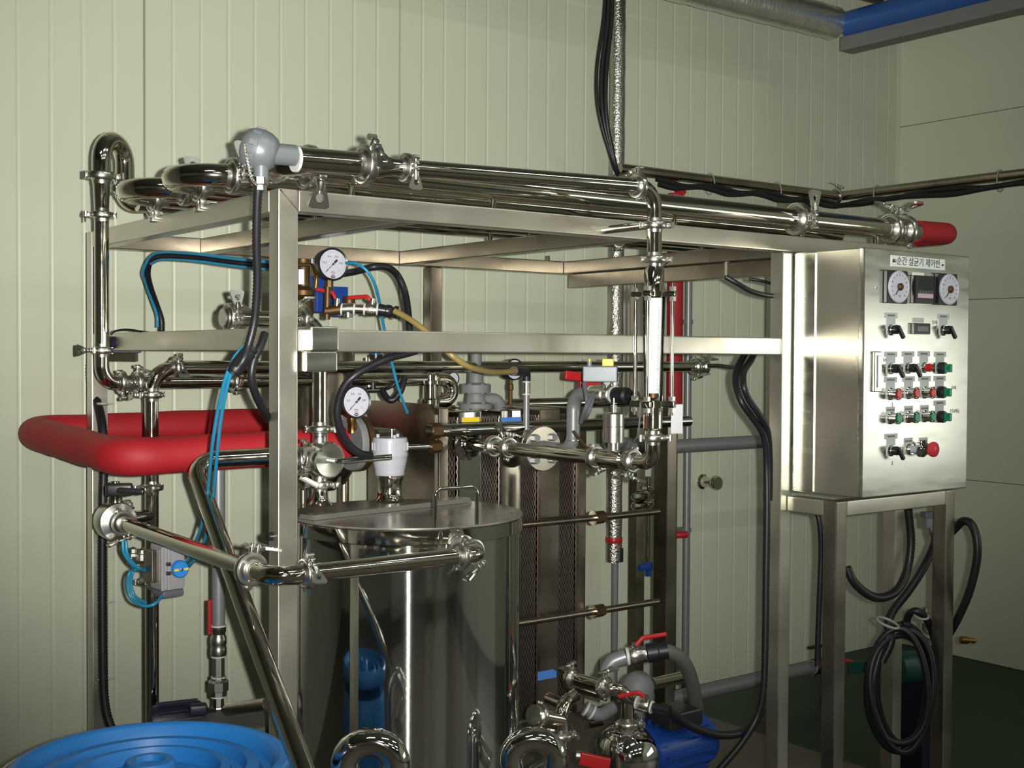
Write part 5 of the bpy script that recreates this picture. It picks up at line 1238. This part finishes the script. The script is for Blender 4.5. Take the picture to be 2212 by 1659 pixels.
G().box((q_.x - .12, q_.y - .10, 0), (q_.x + .13, q_.y + .12, at(500, 1556, d=3.4).z), .02).make('block_body', 'concblk', fb)
tag(G().tube([at(492, 1533, d=3.38), at(578, 1520, d=3.2)], .0165, 14).make('short_pipe', 'oldsteel'), 'short dark steel pipe low behind the front post', 'pipe')

# ---------------------------------------------------------------- blue barrel with ringed lid
bp0 = at(324, 1643, Z=.735); BR_ = .268
bl = thing('blue_barrel', 'blue plastic barrel with a ringed lid in the lower left corner', 'barrel', (bp0.x, bp0.y, 0))
G().lathe([(BR_ - .03, 0), (BR_ - .01, .02), (BR_, .08), (BR_ + .006, .22), (BR_, .24), (BR_ + .006, .26), (BR_ + .004, .48), (BR_, .50), (BR_ + .004, .52), (BR_ - .005, .63), (BR_ - .015, .655)], (bp0.x, bp0.y, 0), EZ, 64).make('barrel_body', 'barrel', bl)
z = .735
lidp = [(BR_ + .002, z - .045), (BR_ + .008, z - .04), (BR_ + .008, z - .006), (BR_ + .002, z), (BR_ - .012, z + .002), (BR_ - .020, z - .004), (BR_ - .030, z - .034), (BR_ - .046, z - .036), (BR_ - .054, z - .016), (BR_ - .078, z - .014), (BR_ - .086, z - .036), (BR_ - .104, z - .038),
        (BR_ - .112, z - .018), (BR_ - .130, z - .016), (BR_ - .140, z - .044), (.105, z - .048), (.056, z - .048), (.050, z - .008), (.045, z + .002), (.030, z + .003), (.024, z - .008), (0, z - .010)]
G().lathe(lidp, (bp0.x, bp0.y, 0), EZ, 96).make('barrel_lid', 'barrel', bl, 55)
g = G()
pts = []
for k in range(25):
    th = R(95 + 120 * k / 24); pts.append((bp0.x + (BR_ + .018) * math.cos(th), bp0.y + (BR_ + .018) * math.sin(th), z - .022))
G().tube(pts, .011, 10).make('clamp_band', 'oldsteel', bl)

# ---------------------------------------------------------------- pump group between tank and exchanger
pc = at(1352, 1635, d=3.55)
pu = thing('feed_pump', 'blue electric pump with a polished rounded head on the floor', 'pump', (pc.x, pc.y, 0))
pn = V((.86, -.5, 0)).normalized(); pn = V((1, .0, 0))
G().lathe([(.02, -.075), (.055, -.070), (.083, -.050), (.094, -.020), (.096, .02), (.088, .045), (.060, .055)], pc, pn, 36).make('pump_head', 'chrome', pu)
mc = pc + pn * .16
G().lathe([(.06, -.10), (.078, -.09), (.080, .12), (.070, .15), (.03, .16)], mc, pn, 32).make('motor_body', 'blue', pu)
for k in range(16):
    th = 2 * math.pi * k / 16; u = V((0, math.cos(th), math.sin(th)))
    G().obox(mc + u * .084 + pn * .02, (.19, .004, .014), pn, V((0, -math.sin(th), math.cos(th)))).make('cooling_fin', 'blue', pu)
G().obox(mc + V((0, -.03, .098)), (.13, .11, .05), (1, 0, 0), (0, 1, 0), bev=.008).make('terminal_box', 'blackp', pu)
G().box((pc.x - .03, pc.y - .05, 0), (pc.x + .03, pc.y + .05, pc.z - .085), .003).make('pump_foot', 'oldsteel', pu)
G().box((mc.x - .05, pc.y - .06, 0), (mc.x + .08, pc.y + .06, pc.z - .075), .003).make('motor_foot', 'blue', pu)
pq = lambda px, py, d_=3.5: at(px, py, d=d_)
dpp = thing('pump_delivery_pipe', 'polished pipe rising from pump head and elbowing up to the left', 'pipe', pq(1350, 1600))
a0 = pc + V((-.012, -.02, .085)); 
G().tube(fillet([a0, V((a0.x, a0.y, pq(1345, 1500).z)), pq(1318, 1488), pq(1225, 1462, 3.6)], .055, 9), .0185, 20).make('tube', 'steel', dpp)
G().lathe([(.0225, 0), (.0225, .008)], a0 + EZ * .006, EZ, 20).make('seal_ring', 'gasket', dpp)
clamp(dpp, V((a0.x, a0.y, pq(1345, 1570).z)), (0, 0, 1), (1, -.5, 0), .0195)
clamp(dpp, pq(1305, 1484, 3.5), pq(1225, 1462, 3.6) - pq(1318, 1488), (0, -.3, 1), .0195)
clamp(dpp, pq(1235, 1465, 3.59), pq(1318, 1488) - pq(1225, 1462, 3.6), (0, -.6, 1), .0195)
G().tube([pq(1236, 1480, 3.66), pq(1300, 1500, 3.62)], .017, 18).make('branch_tube', 'steel', dpp)
sp2 = thing('pump_suction_pipe', 'polished upright pipe with clamped stub left of the pump', 'pipe', pq(1212, 1655, 3.45))
G().tube(fillet([V((pq(1212, 1700, 3.42).x, pq(1212, 1700, 3.42).y, .02)), pq(1212, 1520, 3.42), pq(1240, 1505, 3.5)], .05), .0195, 20).make('tube', 'steel', sp2)
clamp(sp2, pq(1212, 1590, 3.42), (0, 0, 1), (1, -.4, 0), .0195)
G().tube([pq(1212, 1555, 3.42), pq(1158, 1545, 3.36)], .0195, 20).make('side_stub', 'steel', sp2)
G().lathe([(.020, 0), (.028, .004), (.028, .012), (0, .013)], pq(1158, 1545, 3.36), pq(1158, 1545, 3.36) - pq(1212, 1555, 3.42), 22).make('end_cap', 'cast', sp2)
clamp(sp2, pq(1165, 1546, 3.365), pq(1158, 1545, 3.36) - pq(1212, 1555, 3.42), (0, -.3, -1), .0195)
G().tube([pq(1185, 1507, 3.7), pq(1215, 1520, 3.65)], .018, 16).make('rear_stub', 'steel', sp2)
uv = thing('upper_ball_valve', 'grey elbow and steel ball valve with raised red lever above the pump', 'valve', pq(1312, 1480, 3.6))
G().tube(fillet([pq(1312, 1486, 3.6), pq(1312, 1432, 3.6), pq(1352, 1418, 3.6)], .05, 9), .0235, 20).make('elbow', 'galv', uv)
G().lathe([(.026, 0), (.026, .008)], pq(1312, 1488, 3.6), EZ, 18).make('seal_ring', 'gasket', uv)
va = pq(1395, 1412, 3.6) - pq(1352, 1418, 3.6)
G().lathe([(.026, 0), (.026, .008)], pq(1353, 1418, 3.6), va, 18).make('seal_ring', 'gasket', uv)
G().lathe([(.024, .008), (.027, .012), (.027, .040), (.024, .044), (.024, .058)], pq(1353, 1418, 3.6), va, 18).make('valve_body', 'cast', uv)
G().cyl(pq(1372, 1412, 3.6), pq(1371, 1392, 3.58), .010, n=12).make('valve_stem', 'cast', uv)
G().tube(fillet([pq(1374, 1394, 3.57), pq(1388, 1378, 3.57), pq(1438, 1370, 3.6)], .012), .0065, 8).make('lever', 'redh', uv)
G().lathe([(.028, 0), (.028, .03), (.024, .034), (.024, .06)], pq(1398, 1411, 3.6), va, 16).make('hose_clip', 'black', uv)
hose('drain_hose', 'grey green ribbed hose arching from the upper ball valve to the floor', [(1420, 1410, 3.6), (1445, 1408, 3.62), (1472, 1424, 3.66), (1490, 1458, 3.72), (1500, 1500, 3.78), (1506, 1540, 3.84), (1508, 1575, 3.9)], .0215, 'greyhose', corr=False, n=18)
lv = thing('lower_ball_valve', 'small steel ball valve with lowered red lever beside the low grey pipe', 'valve', pq(1390, 1525, 3.5))
G().tube([pq(1335, 1500, 3.52), pq(1375, 1518, 3.5)], .0125, 14).make('pipe_nipple', 'steel', lv)
G().lathe([(.016, 0), (.018, .003), (.018, .03), (.016, .036)], pq(1376, 1518, 3.5), pq(1410, 1528, 3.48) - pq(1376, 1518, 3.5), 16).make('valve_body', 'cast', lv)
for (px, py) in ((1374, 1517), (1406, 1527)): G().lathe([(.0185, 0), (.0185, .005)], pq(px, py, 3.49), pq(1410, 1528, 3.48) - pq(1376, 1518, 3.5), 16).make('seal_ring', 'gasket', lv)
G().cyl(pq(1396, 1522, 3.49), pq(1396, 1504, 3.47), .008, n=10).make('valve_stem', 'cast', lv)
G().tube(fillet([pq(1390, 1506, 3.46), pq(1380, 1495, 3.46), pq(1338, 1505, 3.48)], .012), .006, 8).make('lever', 'redh', lv)
G().lathe([(.013, 0), (.013, .05)], pq(1412, 1528, 3.48), pq(1440, 1533, 3.46) - pq(1412, 1528, 3.48), 12).make('hose_tail', 'blackp', lv)
hose('drain_hose', 'black rubber hose sagging across the floor to the right front post', [(1432, 1526, 3.47), (1450, 1540, 3.5), (1480, 1562, 3.55), (1520, 1580, 3.6), (1560, 1588, 3.65), (1600, 1583, 3.7), (1630, 1562, 3.74), (1646, 1530, 3.76)], .0125, 'black')
gd = thing('grey_dome_valve', 'dull grey dome shaped valve bonnet behind the pump pipes', 'valve', pq(1372, 1510, 3.95))
G().lathe([(.060, 0), (.060, .02), (.055, .03), (.048, .06), (.030, .082), (0, .09)], pq(1372, 1505, 3.95), (-.1, -.45, .9), 26).make('bonnet', 'castgrey', gd)
G().tube([pq(1405, 1478, 4.0), pq(1470, 1464, 4.15)], .020, 16).make('side_pipe', 'steel', gd)
G().cyl(pq(1372, 1505, 3.97), V((pq(1372, 1505, 3.97).x, pq(1372, 1505, 3.97).y, 0)), .03, n=14).make('stand_pipe', 'castgrey', gd)
uj = thing('grey_union_elbow', 'grey elbow with white sealing rings low between tank and pump', 'fitting', pq(1290, 1555, 3.75))
G().tube(fillet([pq(1262, 1528, 3.7), pq(1295, 1548, 3.7), pq(1322, 1530, 3.75)], .04), .020, 16).make('elbow', 'castgrey', uj)
for (px, py) in ((1264, 1530), (1277, 1538)): G().lathe([(.023, 0), (.023, .006)], pq(px, py, 3.695), pq(1295, 1548, 3.7) - pq(1262, 1528, 3.7), 18).make('seal_ring', 'gasket', uj)
G().tube([pq(1276, 1567, 3.72), pq(1300, 1562, 3.74)], .009, 10).make('small_pipe', 'steel', uj)
rg = thing('red_handled_valve', 'steel valve with broad red handle at the bottom edge by the pump', 'valve', pq(1262, 1650, 3.4))
G().obox(pq(1285, 1645, 3.4), (.085, .016, .036), (.8, -.6, -.22), (.6, .8, 0), bev=.004).make('handle', 'redh', rg)
G().lathe([(.014, 0), (.014, .02), (.010, .024), (.010, .035)], pq(1244, 1632, 3.42), V((.8, -.6, -.1)), 12).make('valve_body', 'cast', rg)

# ---------------------------------------------------------------- hoses and valve under the cabinet
hose('corrugated_conduit', 'black corrugated conduit hanging in a loop under the cabinet', [(1829, 1225, 3.9), (1845, 1258, 3.9), (1875, 1284, 3.92), (1905, 1291, 3.95), (1938, 1275, 4.0), (1960, 1230, 4.05), (1968, 1170, 4.06), (1962, 1100, 4.05)], .0145, 'black', corr=True, cat='conduit', pitch=.009)
hose('corrugated_conduit', 'black corrugated conduit dropping behind the front cabinet leg', [(1765, 1105, 3.95), (1772, 1140, 3.95), (1774, 1200, 3.96), (1770, 1300, 3.97), (1766, 1410, 3.98), (1766, 1440, 3.98)], .010, 'black', corr=True, cat='conduit')
hose('black_hose', 'black rubber hose looping out right of the cabinet and back to the coil', [(2050, 1155, 4.10), (2065, 1140, 4.08), (2080, 1126, 4.05), (2098, 1132, 4.02), (2110, 1165, 4.0), (2110, 1210, 4.0), (2095, 1275, 4.02), (2072, 1330, 4.05), (2048, 1372, 4.1), (2022, 1400, 4.12)], .0135, 'black')
hose('black_hose', 'black rubber hose from the plug under the cabinet slanting down to the coil', [(2022, 1158, 4.15), (2015, 1185, 4.15), (1990, 1235, 4.12), (1960, 1280, 4.1), (1930, 1318, 4.08), (1918, 1350, 4.06), (1925, 1385, 4.05), (1905, 1430, 4.05)], .0135, 'black')
g = G(); cp = []
for k in range(150):
    th = k / 150 * 2 * math.pi * 4.2; dr = math.sin(k * .21)
    px = 1948 + (64 + 8 * dr) * math.sin(th) + 4 * math.sin(k * .05); py = 1478 - (128 + 12 * math.cos(k * .13)) * math.cos(th) + 10
    cp.append(at(px, py, d=4.05 + .045 * math.sin(k * .09)))
tag(g.tube(spline(cp, 2), .0115, 10).make('hose_coil', 'black'), 'coiled black rubber hose hanging on the right cabinet legs', 'hose')
c = at(1917, 1345, d=3.99)
tag(G().tube([c + RGT * .034 * math.cos(2 * math.pi * k / 20) + UPV * .008 * math.sin(2 * math.pi * k / 20) + UPV * -.010 * math.cos(2 * math.pi * k / 20) + FWD * .04 * math.sin(2 * math.pi * k / 20) for k in range(21)], .0042, 8, False).make('hose_tie', 'tie'), 'white tie gathering the top of the coiled hose', 'tie')
c = at(1990, 1330, d=4.05)
tag(G().tube([c + RGT * .022 * math.cos(2 * math.pi * k / 20) + UPV * .006 * math.sin(2 * math.pi * k / 20) + FWD * .03 * math.sin(2 * math.pi * k / 20) for k in range(21)], .0038, 8, False).make('hose_tie', 'tie'), 'white tie on the small hose loop right of the coil top', 'tie')
hose('black_hose', 'small loop of black hose above the coil by the steel valve', [(1958, 1352, 4.1), (1962, 1330, 4.08), (1978, 1320, 4.06), (1998, 1332, 4.06), (2012, 1360, 4.08), (2024, 1400, 4.1), (2036, 1440, 4.12), (2038, 1480, 4.1), (2030, 1540, 4.08)], .0125, 'black')
cpk = at(2010, 1128, d=4.16)
pg = thing('cable_plug', 'grey multi-pin plug hanging under the right end of the cabinet', 'plug', cpk - EZ * .04)
G().obox(cpk, (.045, .03, .035), (.9, -.4, 0), (.4, .9, 0), bev=.004).make('plug_body', 'castgrey', pg)
G().obox(cpk + EZ * .025, (.06, .035, .02), (.9, -.4, 0), (.4, .9, 0), bev=.003).make('plug_socket', 'darkgrey', pg)
G().lathe([(.014, 0), (.014, -.025), (.010, -.03), (.010, -.04)], cpk + V((.012, 0, -.016)), EZ, 8).make('plug_gland', 'cast', pg)
ep = thing('green_floor_pump', 'dark green floor pump with steel quick coupling behind the hose coil', 'pump', (at(1985, 1440, d=4.6).x, at(1985, 1440, d=4.6).y, 0))
q = at(1985, 1440, d=4.6)
G().lathe([(.03, -.09), (.055, -.085), (.06, -.06), (.06, .05), (.05, .07), (.02, .075)], q, (.9, -.4, 0), 26).make('pump_body', 'greenp', ep)
G().box((q.x - .06, q.y - .06, 0), (q.x + .06, q.y + .06, q.z - .05), .004).make('pump_base', 'motor', ep)
qc = at(2000, 1395, d=4.6)
G().lathe([(.016, 0), (.016, .02), (.026, .024), (.026, .05), (.018, .055), (.018, .08), (.012, .084), (.012, .10), (.020, .104), (.020, .13), (.014, .134), (.014, .165), (.018, .168), (.018, .185)], V((qc.x, qc.y, at(2000, 1420, d=4.6).z)), EZ, 14).make('quick_coupling', 'cast', ep)
G().tube([V((qc.x, qc.y, at(2000, 1372, d=4.6).z)), at(2038, 1388, d=4.5)], .016, 12).make('side_coupling', 'cast', ep)
o = G().lathe([(.010, 0), (.014, .004), (.014, .03), (.010, .034), (.010, .06)], at(2074, 1382, d=4.6), V((.9, -.4, -.1)), 12).make('drain_pin', 'brass', ep)
G().tube([at(2103, 1385, d=4.58) + RGT * .012 * math.cos(2 * math.pi * k / 14) + UPV * .012 * math.sin(2 * math.pi * k / 14) for k in range(15)], .0012, 6, False).make('pin_ring', 'cast', o)
G().obox(at(1900, 1436, d=4.72), (.26, .02, .045), (.9, -.42, .05), (.42, .9, 0), bev=.003).make('guide_bar', 'greenp', ep)
G().obox(at(1833, 1430, d=4.82), (.035, .022, .022), (.9, -.42, -.1), (.42, .9, 0), bev=.006).make('bar_tip', 'redh', ep)
